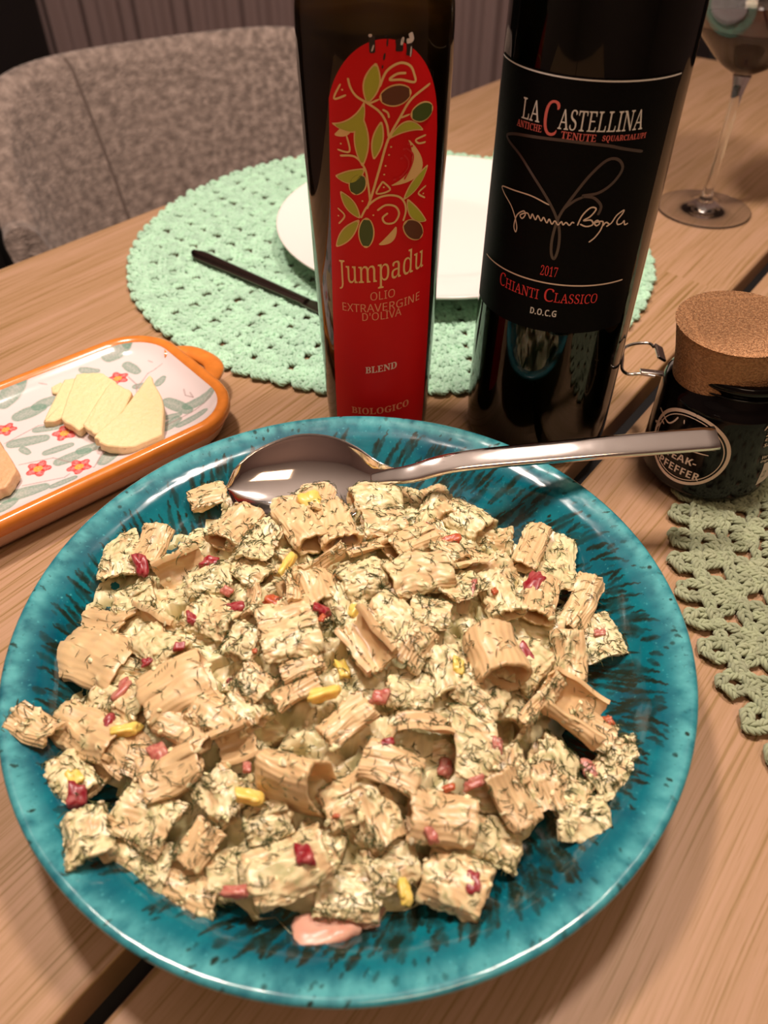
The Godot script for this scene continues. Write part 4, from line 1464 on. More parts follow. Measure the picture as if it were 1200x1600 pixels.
# ---------------------------------------------------------------- the serving dish and its cheese
func brush(im: Image, ink: String, x0: float, y0: float, x1: float, y1: float, mm: float) -> void:
	var c: Vector3 = {"leaf": Vector3(0.14, 0.27, 0.20), "stem": Vector3(0.33, 0.22, 0.21), "petal": Vector3(0.62, 0.035, 0.03), "heart": Vector3(0.78, 0.42, 0.08)}[ink]
	var soft: float = {"leaf": 0.80, "stem": 0.65, "petal": 0.95, "heart": 0.95}[ink]
	var scale := 1024.0 / 260.0
	var a := Vector2(x0 + 185.0, y0 + 65.0) * scale
	var b := Vector2(x1 + 185.0, y1 + 65.0) * scale
	var r := maxf(1.4, mm * 0.5 * scale * (1.75 if ink == "leaf" else 1.3))
	for y in range(maxi(0, int(minf(a.y, b.y) - r - 1)), mini(im.get_height(), int(maxf(a.y, b.y) + r + 2))):
		for x in range(maxi(0, int(minf(a.x, b.x) - r - 1)), mini(im.get_width(), int(maxf(a.x, b.x) + r + 2))):
			var p := Vector2(x, y)
			var q := Geometry2D.get_closest_point_to_segment(p, a, b)
			var along := clampf((q - a).length() / maxf(1.0, (b - a).length()), 0.0, 1.0)
			var rr := r * (0.55 + 0.45 * sin(PI * clampf(0.25 + along * 0.6, 0.0, 1.0)))
			var d := p.distance_to(q) / rr
			if d < 1.0:
				var old := im.get_pixel(x, y).srgb_to_linear()
				var wet := soft * (0.70 + 0.30 * d + 0.25 * noise_a.get_noise_2d(x * 8.0, y * 8.0)) * clampf((1.0 - d) * 5.0, 0.0, 1.0)
				var o := Vector3(old.r, old.g, old.b).lerp(c, clampf(wet, 0.0, 1.0))
				im.set_pixel(x, y, lin(o.x, o.y, o.z))


func blossom(im: Image, x: float, y: float, r: float) -> void:
	for k in 5:
		var a := TAU * k / 5.0 + x
		brush(im, "petal", x + cos(a) * r * 0.45, y + sin(a) * r * 0.45, x + cos(a) * r * 0.8, y + sin(a) * r * 0.8, r * 0.75)
	brush(im, "heart", x - 0.3, y, x + 0.3, y, r * 0.75)


func rounded(x0: float, x1: float, z0: float, z1: float, r: float, grow: float) -> PackedVector3Array:
	var out := PackedVector3Array()
	for k in 4:
		var cx: float = [x1 - r, x0 + r, x0 + r, x1 - r][k]
		var cz: float = [z1 - r, z1 - r, z0 + r, z0 + r][k]
		for i in 13:
			var a := PI / 2 * (k + i / 12.0)
			out.append(Vector3(cx + cos(a) * (r + grow), 0, cz + sin(a) * (r + grow)))
	out.reverse()
	return out


func build_dish() -> void:
	# own axes: x towards the bottles along the dish, z away from its far side
	var t := thing("serving_dish", "white oblong ceramic dish with an orange rim and painted red flowers, holding cheese", "dish", Vector3(-0.150, TOP, -0.318))
	t.basis = Basis(Vector3(0.755, 0, -0.655), Vector3.UP, Vector3(0.655, 0, 0.755))
	var im := Image.create(1024, 512, false, Image.FORMAT_RGB8)
	im.fill(lin(0.70, 0.60, 0.59))
	brush(im, "leaf", 33, 53, 46, 54, 5.4)
	brush(im, "leaf", 46, 54, 56, 57, 3.6)
	brush(im, "leaf", 39, 42, 40, 33, 4.5)
	brush(im, "leaf", 16, 51, 23, 47, 2.7)
	brush(im, "leaf", 33, 20, 39, 17, 3.6)
	brush(im, "leaf", 43, 14, 48, 17, 3.2)
	brush(im, "leaf", -17, 58, -10, 60, 4.1)
	brush(im, "leaf", -30, 50, -16, 57, 5.4)
	brush(im, "leaf", -28, 61, -22, 62, 5.4)
	brush(im, "leaf", -27, 36, -16, 36, 6.3)
	brush(im, "leaf", -16, 38, -8, 39, 5.4)
	brush(im, "leaf", -25, 19, -12, 13, 3.6)
	brush(im, "leaf", -39, 16, -25, 10, 5.0)
	brush(im, "leaf", -29, -2, -17, -4, 3.2)
	brush(im, "leaf", -27, -13, -13, -14, 4.5)
	brush(im, "leaf", -15, -12, -5, -14, 4.1)
	brush(im, "leaf", -10, -28, -2, -23, 5.4)
	brush(im, "leaf", 0, -25, 4, -26, 3.6)
	brush(im, "leaf", 39, -4, 43, -18, 5.4)
	brush(im, "leaf", 45, -15, 58, -18, 4.5)
	brush(im, "leaf", 27, -24, 35, -21, 4.5)
	brush(im, "leaf", 33, -27, 49, -26, 3.2)
	brush(im, "leaf", 31, -16, 38, -18, 2.7)
	brush(im, "leaf", -58, -21, -41, -26, 5.4)
	brush(im, "leaf", -37, -29, -27, -30, 3.2)
	brush(im, "leaf", -62, -28, -56, -26, 4.5)
	brush(im, "leaf", -37, 9, -36, 4, 2.7)
	brush(im, "stem", -42, 19, -23, 22, 0.8)
	brush(im, "stem", -23, 22, -11, 17, 0.8)
	brush(im, "stem", -43, -2, -28, -8, 0.8)
	brush(im, "stem", -28, -8, -16, -29, 0.8)
	brush(im, "stem", -16, -29, -4, -17, 0.8)
	brush(im, "stem", -48, -18, -30, -26, 0.8)
	brush(im, "stem", -30, -26, -27, -25, 0.8)
	brush(im, "stem", 32, 18, 44, 27, 0.8)
	brush(im, "stem", 44, 27, 54, 28, 0.8)
	brush(im, "stem", 28, -22, 44, -21, 0.8)
	brush(im, "stem", 44, -21, 59, -19, 0.8)
	brush(im, "stem", 51, -1, 49, -6, 0.8)
	brush(im, "stem", 49, -6, 51, -11, 0.8)
	brush(im, "stem", 51, -11, 52, -6, 0.8)
	brush(im, "stem", -3, 64, -3, 59, 0.8)
	brush(im, "stem", 50, 37, 51, 34, 0.8)
	brush(im, "stem", 30, 14, 34, 22, 0.8)
	brush(im, "stem", 34, 22, 34, 32, 0.8)
	brush(im, "stem", -5, 51, -8, 53, 0.8)
	blossom(im, -15, 7, 5.8)
	blossom(im, -37, -11, 5.6)
	blossom(im, -21, -23, 5.6)
	blossom(im, 29, 34, 5.6)
	blossom(im, -37, 30, 5.0)
	var paint := material("painted glaze", Color.WHITE, 0.15)
	paint.albedo_texture = picture(im)
	var orange := material("orange rim glaze", lin(0.72, 0.225, 0.035), 0.2)
	orange.albedo_texture = noise_texture(0.03, 3, Color(0.86, 0.86, 0.86), Color.WHITE, 256)
	triplanar(orange, 12.0)
	var pink := material("outer glaze", lin(0.56, 0.36, 0.28), 0.3)
	var x0 := -0.20
	var x1 := 0.066
	var z0 := -0.062
	var z1 := 0.045
	var r := 0.030
	var ring := func(grow: float, y: float) -> PackedVector3Array:
		var p := rounded(x0, x1, z0, z1, r, grow)
		for i in p.size():
			p[i].y = y
		return p
	var s := Shape.new()
	s.grid([ring.call(-0.012, 0.0), ring.call(-0.0085, 0.0006), ring.call(-0.004, 0.006), ring.call(-0.001, 0.0125)], true, false)
	s.cap(ring.call(-0.012, 0.0), true)
	part("outer_wall", s.mesh(), pink, t)
	var rim := Shape.new()
	rim.grid([ring.call(-0.001, 0.0125), ring.call(0.0008, 0.0155), ring.call(0.0012, 0.0185), ring.call(0.0002, 0.0208), ring.call(-0.0018, 0.0216), ring.call(-0.0042, 0.0212), ring.call(-0.0056, 0.0198)], true)
	part("orange_rim", rim.mesh(), orange, t)
	var inner := Shape.new()
	var rows := []
	var uvs := []
	for q in [[-0.0056, 0.0198], [-0.0085, 0.0172], [-0.0125, 0.0150], [-0.018, 0.0138], [-0.026, 0.0134]]:
		var row: PackedVector3Array = ring.call(q[0], q[1])
		var uv := PackedVector2Array()
		for p in row:
			uv.append(Vector2((p.x * 1000.0 + 185.0) / 260.0, (-p.z * 1000.0 + 65.0) / 130.0))
		rows.append(row)
		uvs.append(uv)
	inner.grid(rows, true, false, uvs)
	var last: PackedVector3Array = rows[-1]
	var first := inner.v.size()
	for p in last:
		inner.add(p, Vector2((p.x * 1000.0 + 185.0) / 260.0, (-p.z * 1000.0 + 65.0) / 130.0))
	var mid := inner.add(Vector3(-0.067, 0.0134, -0.0085), Vector2((-67.0 + 185.0) / 260.0, (8.5 + 65.0) / 130.0))
	for j in last.size():
		inner.tri(mid, first + j, first + (j + 1) % last.size())
	part("painted_inside", inner.mesh(true), paint, t)
	# the ear at the end
	var ear := Shape.new()
	tube(ear, smooth3(PackedVector3Array([Vector3(0.060, 0.0165, -0.034), Vector3(0.071, 0.0165, -0.026), Vector3(0.0755, 0.0160, -0.012), Vector3(0.0725, 0.0165, -0.001), Vector3(0.063, 0.0165, 0.006)]), 6), 0.0056, 12, true, 0.55)
	part("ear", ear.mesh(), orange, t)


func shard(outline: Array, y: float, thick: float, tilt: Vector2, label: String, rind := false) -> void:
	var o2 := PackedVector2Array()
	var mid := Vector2.ZERO
	var n: int = outline.size() / 2
	for i in n:
		mid += Vector2(outline[2 * i], outline[2 * i + 1]) * 0.001 / n
	for i in n:
		var a := Vector2(outline[2 * i], outline[2 * i + 1]) * 0.001 - mid
		var b := Vector2(outline[(2 * i + 2) % (2 * n)], outline[(2 * i + 3) % (2 * n)]) * 0.001 - mid
		for k in 6:
			var p := a.lerp(b, k / 6.0)
			o2.append(p * (1.0 + 0.05 * noise_a.get_noise_2d(p.x * 9000.0 + y * 1000.0, p.y * 9000.0)) if k > 0 else p * 0.97)
	var m := plate_of(o2, thick, 0.0009)
	var o := part("cheese_shard", m, mats["rind" if rind else "cheese"])
	o.position = Vector3(mid.x, TOP + y, mid.y)
	o.rotation = Vector3(tilt.x, 0, tilt.y)
	tag(o, label, "cheese", "cheese shards on the serving dish")


func build_cheese() -> void:
	var m := material("cheese", lin(0.80, 0.585, 0.315), 0.55)
	m.subsurf_scatter_enabled = true
	m.subsurf_scatter_strength = 0.15
	m.heightmap_enabled = true
	m.heightmap_texture = noise_texture(0.03, 4, Color.BLACK, Color.WHITE, 256)
	m.heightmap_scale = 0.06
	triplanar(m, 25.0)
	var b := m.duplicate()
	b.albedo_color = lin(0.62, 0.37, 0.19)
	mats["rind"] = b
	shard([-178, -318, -176, -352, -168, -354, -163, -341, -166, -326, -172, -319], 0.0138, 0.0050, Vector2(0.10, -0.12), "narrow cheese shard at the back of the pile, nearest the small crumb")
	shard([-168, -318, -168, -352, -155, -354, -144, -346, -148, -324, -156, -309], 0.0165, 0.0055, Vector2(0.13, -0.05), "broad pale cheese shard second from the crumb, overlapping its neighbours")
	shard([-154, -311, -146, -343, -133, -335, -134, -324, -139, -311, -146, -304], 0.0182, 0.0050, Vector2(0.16, 0.0), "blunt cheese shard in the middle between the broad one and the triangular one")
	shard([-146, -302, -136, -320, -127, -350, -116, -330, -112, -305, -126, -295, -140, -296], 0.0160, 0.0060, Vector2(0.12, -0.06), "large triangular cheese shard lying nearest the turquoise plate")
	shard([-205, -294, -196, -304, -190, -297, -175, -277, -176, -266, -181, -262, -196, -255], 0.0140, 0.0060, Vector2(0.05, 0.10), "brownish cheese piece apart from the others on the serving dish", true)
	shard([-184, -351, -180, -356, -176, -352, -177, -345, -182, -346], 0.0138, 0.0022, Vector2(0.0, 0.0), "tiny cheese crumb behind the shards on the serving dish")


func build_spoon() -> void:
	var t := thing("serving_spoon", "big polished steel serving spoon lying across the plate rim, its bowl above the pasta", "spoon", Vector3(0, TOP, 0))
	var m := material("spoon steel", lin(0.80, 0.74, 0.70), 0.10, 1.0)
	m.roughness_texture = noise_texture(0.03, 4, Color(0.6, 0.6, 0.6), Color.WHITE, 256)
	triplanar(m, 14.0)
	var tip := Vector3(-0.0680, 0.0395, -0.2440)
	var neck := Vector3(0.0045, 0.0440, -0.2465)
	var end := Vector3(0.1425, 0.0560, -0.2570)
	var x := (neck - tip).normalized()
	var up := Vector3(0.0, 0.90, 0.44).normalized()
	up = (up - x * up.dot(x)).normalized()
	var z := x.cross(up)
	var le := neck.distance_to(tip)
	var outline := PackedVector2Array()
	var shape_of := [0.0, 0.0004, 0.02, 0.0055, 0.08, 0.0112, 0.2, 0.0176, 0.42, 0.0226, 0.62, 0.0210, 0.78, 0.0150, 0.9, 0.0075, 1.0, 0.0036]
	var curve := smooth2(shape_of, 12)
	for i in 25:
		var f := i / 24.0
		for k in range(curve.size() - 1):
			if f <= curve[k + 1].x:
				outline.append(Vector2(f, lerpf(curve[k].y, curve[k + 1].y, (f - curve[k].x) / maxf(curve[k + 1].x - curve[k].x, 0.00001))))
				break
	var faces := []
	for side in 2:
		var rows := []
		for i in 25:
			var f := i / 24.0
			var half := outline[i].y
			var row := PackedVector3Array()
			for j in 25:
				var g := lerpf(-1.0, 1.0, j / 24.0)
				var depth := 0.0095 * pow(sin(PI * clampf(f * 0.93 + 0.05, 0.0, 1.0)), 0.8) * (1.0 - pow(absf(g), 2.2))
				var p := tip + x * le * f + z * half * g - up * depth
				if side == 1:
					p -= up * 0.0011
				row.append(p)
			if side == 1:
				row.reverse()
			rows.append(row)
		faces.append(rows)
	var s := Shape.new()
	var loop := []
	for i in 25:
		var row := PackedVector3Array()
		row.append_array(faces[0][i])
		row.append_array(faces[1][i])
		loop.append(row)
	s.grid(loop, true, true)
	part("spoon_bowl", s.mesh(true), m, t)
	var h := Shape.new()
	var rows := []
	var path := smooth3(PackedVector3Array([neck - x * 0.010 - up * 0.0034, neck - x * 0.002 - up * 0.0012, neck + x * 0.008 + up * 0.0010, neck.lerp(end, 0.2) + Vector3(0, 0.0035, 0), neck.lerp(end, 0.55) + Vector3(0, 0.0025, 0), end]), 8)
	for i in path.size():
		var f := float(i) / (path.size() - 1)
		var d := (path[mini(i + 1, path.size() - 1)] - path[maxi(i - 1, 0)]).normalized()
		var u := (Vector3(0, 0.93, 0.36) - d * d.dot(Vector3(0, 0.93, 0.36))).normalized()
		var sd := d.cross(u)
		var w := lerpf(0.0024, 0.0056, pow(f, 0.7))
		var th := lerpf(0.0017, 0.0019, f)
		var row := PackedVector3Array()
		for j in 20:
			var a := TAU * j / 20
			row.append(path[i] + sd * w * signf(cos(a)) * pow(absf(cos(a)), 0.55) + u * th * signf(sin(a)) * pow(absf(sin(a)), 0.6))
		rows.append(row)
	for row in rows:
		row.reverse()
	h.grid(rows, true, true)
	part("handle", h.mesh(true), m, t)


# ---------------------------------------------------------------- the lamps
func pendant(at: Vector3, energy: float, color: Color, label: String) -> void:
	var t := thing("pendant_lamp", label, "lamp", at)
	var shade: StandardMaterial3D = mats["dark steel"]
	part("socket", lathe(smooth2([0.0, 0.040, 0.016, 0.040, 0.018, 0.045, 0.018, 0.085, 0.010, 0.125, 0.0, 0.127], 4), 32), shade, t)
	var glow := material("globe glow", Color(1, 0.9, 0.75), 0.4)
	glow.emission_enabled = true
	glow.emission = color
	glow.emission_energy_multiplier = 8.0
	part("glass_globe_bulb", lathe(smooth2([0.0, -0.045, 0.017, -0.0415, 0.0318, -0.0318, 0.0415, -0.017, 0.045, 0.0, 0.0415, 0.017, 0.0318, 0.0318, 0.016, 0.042, 0.0, 0.042], 4), 40), glow, t)
	var c := Shape.new()
	tube(c, PackedVector3Array([Vector3(0, 0.125, 0), Vector3(0, 2.45 - at.y, 0)]), 0.003, 8)
	part("cord", c.mesh(), shade, t)
	var l := OmniLight3D.new()
	l.name = "bulb_light"
	l.light_color = color
	l.light_energy = energy
	l.light_size = 0.044
	l.omni_range = 12.0
	l.omni_attenuation = 2.0
	l.shadow_enabled = true
	l.position = Vector3.ZERO
	t.add_child(l, true)


func _ready() -> void:
	noise_a.seed = 4
	noise_a.frequency = 0.02
	noise_a.fractal_octaves = 3
	noise_c.seed = 14
	noise_c.frequency = 0.02
	noise_c.fractal_octaves = 1
	noise_b.seed = 9
	noise_b.frequency = 0.045
	noise_b.fractal_octaves = 2
	# camera
	var cam := Camera3D.new()
	cam.name = "camera"
	cam.position = Vector3(0, TOP + 0.265, 0)
	cam.rotation_degrees = Vector3(-44.6, 0, 0)
	cam.near = 0.02
	cam.far = 30.0
	cam.fov = 67.29
	var eye := CameraAttributesPhysical.new()
	eye.frustum_focal_length = 26.29
	eye.frustum_focus_distance = 0.33
	eye.frustum_near = 0.02
	eye.frustum_far = 30.0
	eye.exposure_aperture = 10.0
	cam.attributes = eye
	cam.fov = 67.29
	add_child(cam)
	cam.current = true
	# surroundings
	var env := Environment.new()
	env.background_mode = Environment.BG_COLOR
	env.background_color = Color.BLACK
	env.tonemap_mode = Environment.TONE_MAPPER_LINEAR
	env.tonemap_exposure = 1.14
	env.sdfgi_enabled = true
	env.ssao_enabled = true
	env.ssil_enabled = true
	var we := WorldEnvironment.new()
	we.name = "surroundings"
	we.environment = env
	add_child(we)
	inks()
	material("dark steel", lin(0.012, 0.01, 0.01), 0.5, 0.2)
	# lamps over the table
	pendant(Vector3(0.15, TOP + 0.74, -0.34), 0.34, Color(1.0, 0.922, 0.875), "small glowing globe pendant lamp hanging above the wine bottle")
	pendant(Vector3(-0.20, TOP + 0.80, -0.40), 0.48, Color(1.0, 0.922, 0.875), "small glowing globe pendant lamp hanging above the serving dish")
	var top := AreaLight3D.new()  # added fill, out of view: brightens the faces turned to the camera
	top.name = "added_fill_light"
	top.area_size = Vector2(0.6, 0.6)
	top.light_color = Color(1.0, 0.86, 0.72)
	top.light_energy = 0.6
	top.area_range = 12.0
	top.shadow_enabled = true
	top.position = Vector3(0.35, 2.425, 0.75)
	top.rotation_degrees = Vector3(-90, 0, 0)
	add_child(top)
	var lamp := thing("added_fill_lamp", "flat square fill lamp added unseen on the ceiling behind the viewer", "lamp", Vector3(0.35, 2.431, 0.75))
	var shine := material("fill panel glow", Color(1, 0.9, 0.8), 0.5)
	shine.emission_enabled = true
	shine.emission = Color(1.0, 0.86, 0.72)
	shine.emission_energy_multiplier = 0.8
	part("fill_panel", slab(0.6, 0.018, 0.6, 0.004), shine, lamp)
	# things
	build_table()
	build_room()
	build_chair()
	crochet("mint_placemat", "round mint green crochet placemat under the white plate", Vector3(0.005, TOP, -0.552), 0.190, lin(0.42, 0.66, 0.48), 0.00098, 0.0135, 1, true)
	crochet("sage_placemat", "round sage green crochet placemat partly under the pepper jar", Vector3(0.322, TOP, -0.205), 0.192, lin(0.30, 0.33, 0.20), 0.00084, 0.0165, 2, false)
	build_plate()
	build_oil()
	build_wine()
	build_jar()
	build_dish()
	build_white_plate()
	build_spoon()
	material("morsel", Color.WHITE, 0.32).vertex_color_use_as_albedo = true
	mats["morsel"].subsurf_scatter_enabled = true
	mats["morsel"].subsurf_scatter_strength = 0.25
	build_pasta()
	build_cheese()
	build_wine_glass()
	build_knife()


func place_pasta() -> void:
	piece("F", -79.1, 24.7, -250.9, 24, 3, 0, 17.1, 12.7, 0.5, 0.25, "bare flattened pasta tube at the back of the heap against the spoon tip")
	piece("S", -109.4, 24.9, -214.3, 104, -6, 0, 28.2, 13.3, 0.5, 0.9, "sauce-coated torn pasta sheet standing at the heap edge nearest the cheese platter")
	piece("F", -95.4, 32.7, -215.3, 85, 2, 0, 19.5, 10.5, 0.6, 0.15, "bare ribbed pasta tube on top of the coated sheet nearest the cheese platter")
	piece("H", -78.6, 37.0, -198.0, 30, 10, 40, 18.8, 14.5, 0.7, 0.35, "open curled pasta shell showing its hollow towards the spoon tip")
	piece("T", -61.4, 38.2, -220.7, 68, -7, 0, 23.1, 12.6, 0.6, 0.4, "lightly sauced pasta tube at the back near the cheese platter, nearest the rim")
	piece("S", -48.9, 44.5, -205.4, 74, -6, 0, 20.7, 11.0, 0.5, 0.9, "thickly sauced torn pasta piece at the back near the cheese platter")
	piece("S", -51.2, 43.7, -193.3, -41, 10, 0, 18.1, 10.7, 0.5, 0.8, "sauce smeared torn pasta piece at the back near the cheese platter")
	piece("T", -65.5, 40.1, -189.7, 10, 11, 0, 17.0, 12.6, 0.6, 0.95, "thickly sauced pasta tube at the back near the cheese platter")
	piece("T", -106.4, 25.8, -179.0, -23, 20, 0, 25.4, 13.7, 0.7, 0.15, "bare pasta tube crosswise at the heap edge above the big pale tube")
	piece("H", -87.1, 34.0, -172.0, -38, 14, 30, 22.8, 13.7, 0.7, 0.6, "sauce smeared half open pasta shell on the cheese platter side of the heap")
	piece("T", -61.3, 41.6, -171.3, -31, 9, 0, 19.7, 12.0, 0.6, 0.7, "sauce smeared pasta tube on the cheese platter side of the heap, nearest the rim")
	piece("T", -34.8, 46.9, -166.2, 14, 4, 0, 19.8, 12.6, 0.6, 0.45, "lightly sauced pasta tube at the back near the cheese platter, second from the rim")
	piece("H", -47.4, 45.0, -174.5, 89, -1, 90, 13.1, 10.2, 0.8, 0.4, "lightly sauced half open pasta shell at the back near the cheese platter")
	piece("S", -29.5, 41.7, -234.9, 87, -15, 0, 22.8, 14.0, 0.6, 0.2, "small bare pasta flap propped upright in front of the spoon bowl")
	piece("T", -33.5, 44.0, -216.3, -60, 11, 0, 28.1, 13.8, 0.7, 0.3, "lightly sauced pasta tube below the spoon bowl, nearest the rim")
	piece("T", -19.0, 43.3, -214.8, -75, 10, 0, 24.5, 13.3, 0.62, 0.3, "lightly sauced pasta tube below the spoon bowl, second from the rim")
	piece("T", -3.7, 38.7, -235.2, 13, -7, 0, 20.7, 16.7, 0.8, 0.95, "thickly sauced fat pasta tube directly below the neck of the spoon")
	piece("F", 0.1, 41.5, -219.4, 9, -6, 0, 17.5, 11.9, 0.5, 0.6, "sauce smeared flattened pasta tube below the spoon bowl")
	piece("S", -5.4, 45.4, -204.3, 24, -6, 160, 18.6, 10.0, 0.6, 0.1, "bare curved pasta lip with its dark underside below the spoon neck")
	piece("S", -22.6, 49.1, -192.5, 44, -3, 80, 20.3, 7.2, 0.8, 0.25, "lightly sauced torn pasta piece below the spoon bowl")
	piece("H", -33.8, 48.2, -180.0, -69, 3, 80, 17.5, 9.3, 0.8, 0.2, "bare half open pasta shell at the back near the cheese platter")
	piece("T", -24.8, 46.7, -181.6, -66, 3, 0, 18.9, 13.1, 0.75, 0.2, "bare ridged pasta tube slanting down beside the dark red onion dice in the upper middle")
	piece("T", -8.1, 47.7, -184.4, 26, -4, 0, 17.2, 13.1, 0.7, 0.85, "thickly sauced pasta tube below the spoon bowl, nearest the rim")
	piece("T", 12.4, 49.0, -186.7, 23, -8, 0, 24.2, 14.1, 0.55, 0.45, "wide flat pasta tube lying crosswise on top of the upper middle of the heap")
	piece("T", 10.2, 44.2, -205.7, 40, -11, 0, 21.4, 11.5, 0.7, 0.3, "lightly sauced pasta tube below the spoon handle")
	piece("H", 25.0, 43.1, -206.2, -48, -1, 150, 19.1, 12.1, 0.7, 0.4, "lightly sauced half open pasta shell below the spoon handle")
	piece("H", -5.3, 51.5, -154.2, -55, -5, 25, 20.1, 12.5, 0.8, 0.35, "open split pasta tube with a long dark channel in the centre of the heap")
	piece("T", 2.6, 48.7, -165.8, -42, -5, 0, 18.3, 12.5, 0.6, 0.85, "thickly sauced pasta tube below the spoon handle, second from the rim")
	piece("S", 16.3, 47.4, -169.7, -12, -9, 0, 14.3, 11.4, 0.6, 0.8, "sauce smeared torn pasta piece below the spoon handle, second from the rim")
	piece("S", 9.8, 50.5, -153.8, 61, 1, 30, 16.6, 10.8, 0.7, 0.35, "lightly sauced torn pasta piece below the spoon handle, second from the rim")
	piece("T", 24.9, 30.8, -241.5, -76, 14, 0, 24.2, 11.1, 0.7, 0.5, "sauce smeared pasta tube below the spoon handle")
	piece("T", 35.3, 30.8, -231.6, -44, 1, 0, 20.0, 14.7, 0.7, 0.95, "thickly sauced pasta tube below the spoon handle, nearest the rim")
	piece("F", 60.7, 32.6, -215.1, 64, -0, 0, 24.5, 8.9, 0.6, 0.25, "small bare pasta piece sticking up at the heap edge under the spoon handle")
	piece("S", 68.8, 26.8, -209.3, 77, -10, 0, 32.9, 15.7, 0.6, 0.9, "broad sauced pasta sheet at the heap edge nearest the wine bottle")
	piece("T", 59.9, 34.8, -185.9, 71, -10, 0, 22.7, 10.7, 0.7, 0.3, "lightly sauced pasta tube on the pepper jar side of the heap")
	piece("F", 76.9, 29.6, -187.8, 60, 6, 0, 26.3, 9.4, 0.7, 0.25, "bare pasta tube leaning up against the bowl wall on the pepper jar side")
	piece("T", 43.5, 39.3, -183.6, -76, -1, 0, 19.7, 11.0, 0.6, 0.8, "sauce smeared pasta tube on the pepper jar side of the heap, second from the rim")
	piece("S", 28.6, 44.0, -183.6, 42, -11, 0, 16.8, 10.9, 0.6, 0.8, "sauce smeared torn pasta piece below the spoon handle, nearest the rim")
	piece("S", 31.9, 42.7, -200.6, 32, -14, 160, 19.1, 10.9, 0.6, 0.3, "lightly sauced torn pasta piece below the spoon handle, nearest the rim")
	piece("T", 67.0, 31.0, -162.3, -91, -26, 0, 18.1, 11.6, 0.85, 0.5, "sauce smeared pasta tube on the pepper jar side of the heap, nearest the rim")
	piece("S", 80.6, 25.0, -174.3, -72, -5, 0, 18.9, 14.1, 0.5, 0.95, "thickly sauced torn pasta piece on the pepper jar side of the heap")
	piece("T", 38.2, 44.6, -152.2, -78, 8, 0, 19.9, 17.7, 0.88, 0.02, "round upright bare pasta tube with its open end facing the viewer")
	piece("T", -105.1, 30.4, -162.3, -30, 15, 0, 34.0, 18.5, 0.5, 0.12, "large pale bare pasta tube jutting over the bowl on the cheese platter side")
	piece("T", -89.2, 32.7, -144.2, -27, 13, 0, 22.8, 12.8, 0.6, 0.85, "thickly sauced pasta tube on the side away from the sage mat")
	piece("T", -69.4, 43.2, -141.5, 27, 15, 0, 23.0, 17.4, 0.55, 0.1, "largest smooth bare pasta tube, lying slanted beside the large pale tube")
	piece("T", -62.8, 40.4, -128.5, -28, 5, 0, 18.5, 11.6, 0.55, 0.12, "bare pasta tube on the side away from the sage mat, nearest the rim")
	piece("T", -98.6, 31.3, -131.2, -29, 12, 0, 27.4, 13.6, 0.6, 0.3, "flared pasta tube over the open shell by the heap edge away from the sage mat")
	piece("S", -115.8, 25.3, -131.5, -28, 0, 0, 17.4, 9.6, 0.6, 0.25, "pointed pasta tip reaching farthest out over the bowl away from the sage mat")
	piece("H", -99.3, 27.4, -121.4, -37, 8, 10, 23.2, 13.9, 0.8, 0.15, "open bare pasta shell with a square dark hollow under the flared tube")
	piece("S", -85.0, 34.2, -124.4, -45, 3, 0, 17.5, 12.5, 0.5, 0.1, "bare torn pasta piece on the side away from the sage mat")
	piece("S", -76.0, 36.5, -117.9, -19, 9, 0, 12.0, 8.9, 0.5, 0.15, "bare torn pasta piece on the table groove side of the heap")
	piece("T", -66.3, 37.7, -114.9, 23, 16, 0, 18.8, 12.8, 0.5, 0.1, "smooth bare pasta tube in front of the largest slanted tube")
	piece("H", -27.5, 49.4, -146.5, 19, 4, 150, 14.4, 9.3, 0.7, 0.15, "bare half open pasta shell in the middle of the heap")
	piece("T", -31.3, 50.8, -156.0, 14, 4, 0, 19.9, 13.0, 0.55, 0.6, "sauce smeared pasta tube at the back near the cheese platter")
	piece("H", -29.0, 48.1, -137.7, 31, 7, 140, 15.2, 10.0, 0.75, 0.12, "bare half pasta shell arched over a dark hollow beside the yellow pepper bits")
	piece("S", -43.2, 46.8, -140.5, -41, -0, 0, 12.0, 9.7, 0.5, 0.5, "sauce smeared torn pasta piece in the middle of the heap")
	piece("T", -45.2, 43.1, -132.5, -50, -3, 0, 13.8, 10.4, 0.6, 0.8, "sauce smeared pasta tube in the middle of the heap")
	piece("T", -54.1, 43.4, -131.3, -32, 2, 0, 16.2, 11.1, 0.6, 0.2, "bare pasta tube on the side away from the sage mat, second from the rim")
	piece("H", -47.3, 42.7, -123.0, 17, 10, 60, 12.0, 11.3, 0.8, 0.1, "bare half open pasta shell on the table groove side of the heap")
	piece("T", -12.0, 47.7, -126.7, 41, 6, 0, 17.4, 8.8, 0.6, 0.15, "narrow bare pasta tube pointing from the slot tube towards the centre")
	piece("T", -26.6, 41.0, -109.4, -23, 16, 0, 18.9, 21.5, 1.45, 0.15, "big squashed pasta tube with a tall narrow slot opening in the lower middle")
	piece("T", 2.3, 44.3, -113.1, -17, -9, 0, 18.6, 11.3, 0.6, 0.2, "bare ridged pasta tube lying crosswise above the prominent ridged one near the front")
	piece("S", 13.4, 46.4, -127.3, -2, -8, 150, 18.1, 9.3, 0.7, 0.1, "smooth bare pasta strip with a pale lip beside the sauced square sheet")
	piece("S", 28.5, 40.8, -122.8, 2, -11, 0, 14.5, 18.7, 0.45, 0.75, "sauce smeared torn pasta piece near the front towards the sage mat, second from the rim")
	piece("T", 32.2, 41.3, -139.8, -34, -15, 0, 16.7, 10.2, 0.6, 0.8, "sauce smeared pasta tube on the sage mat side of the heap")
	piece("T", 21.5, 43.1, -147.8, -74, -9, 0, 16.8, 11.7, 0.6, 0.85, "thickly sauced pasta tube on the pepper jar side of the heap, second from the rim")
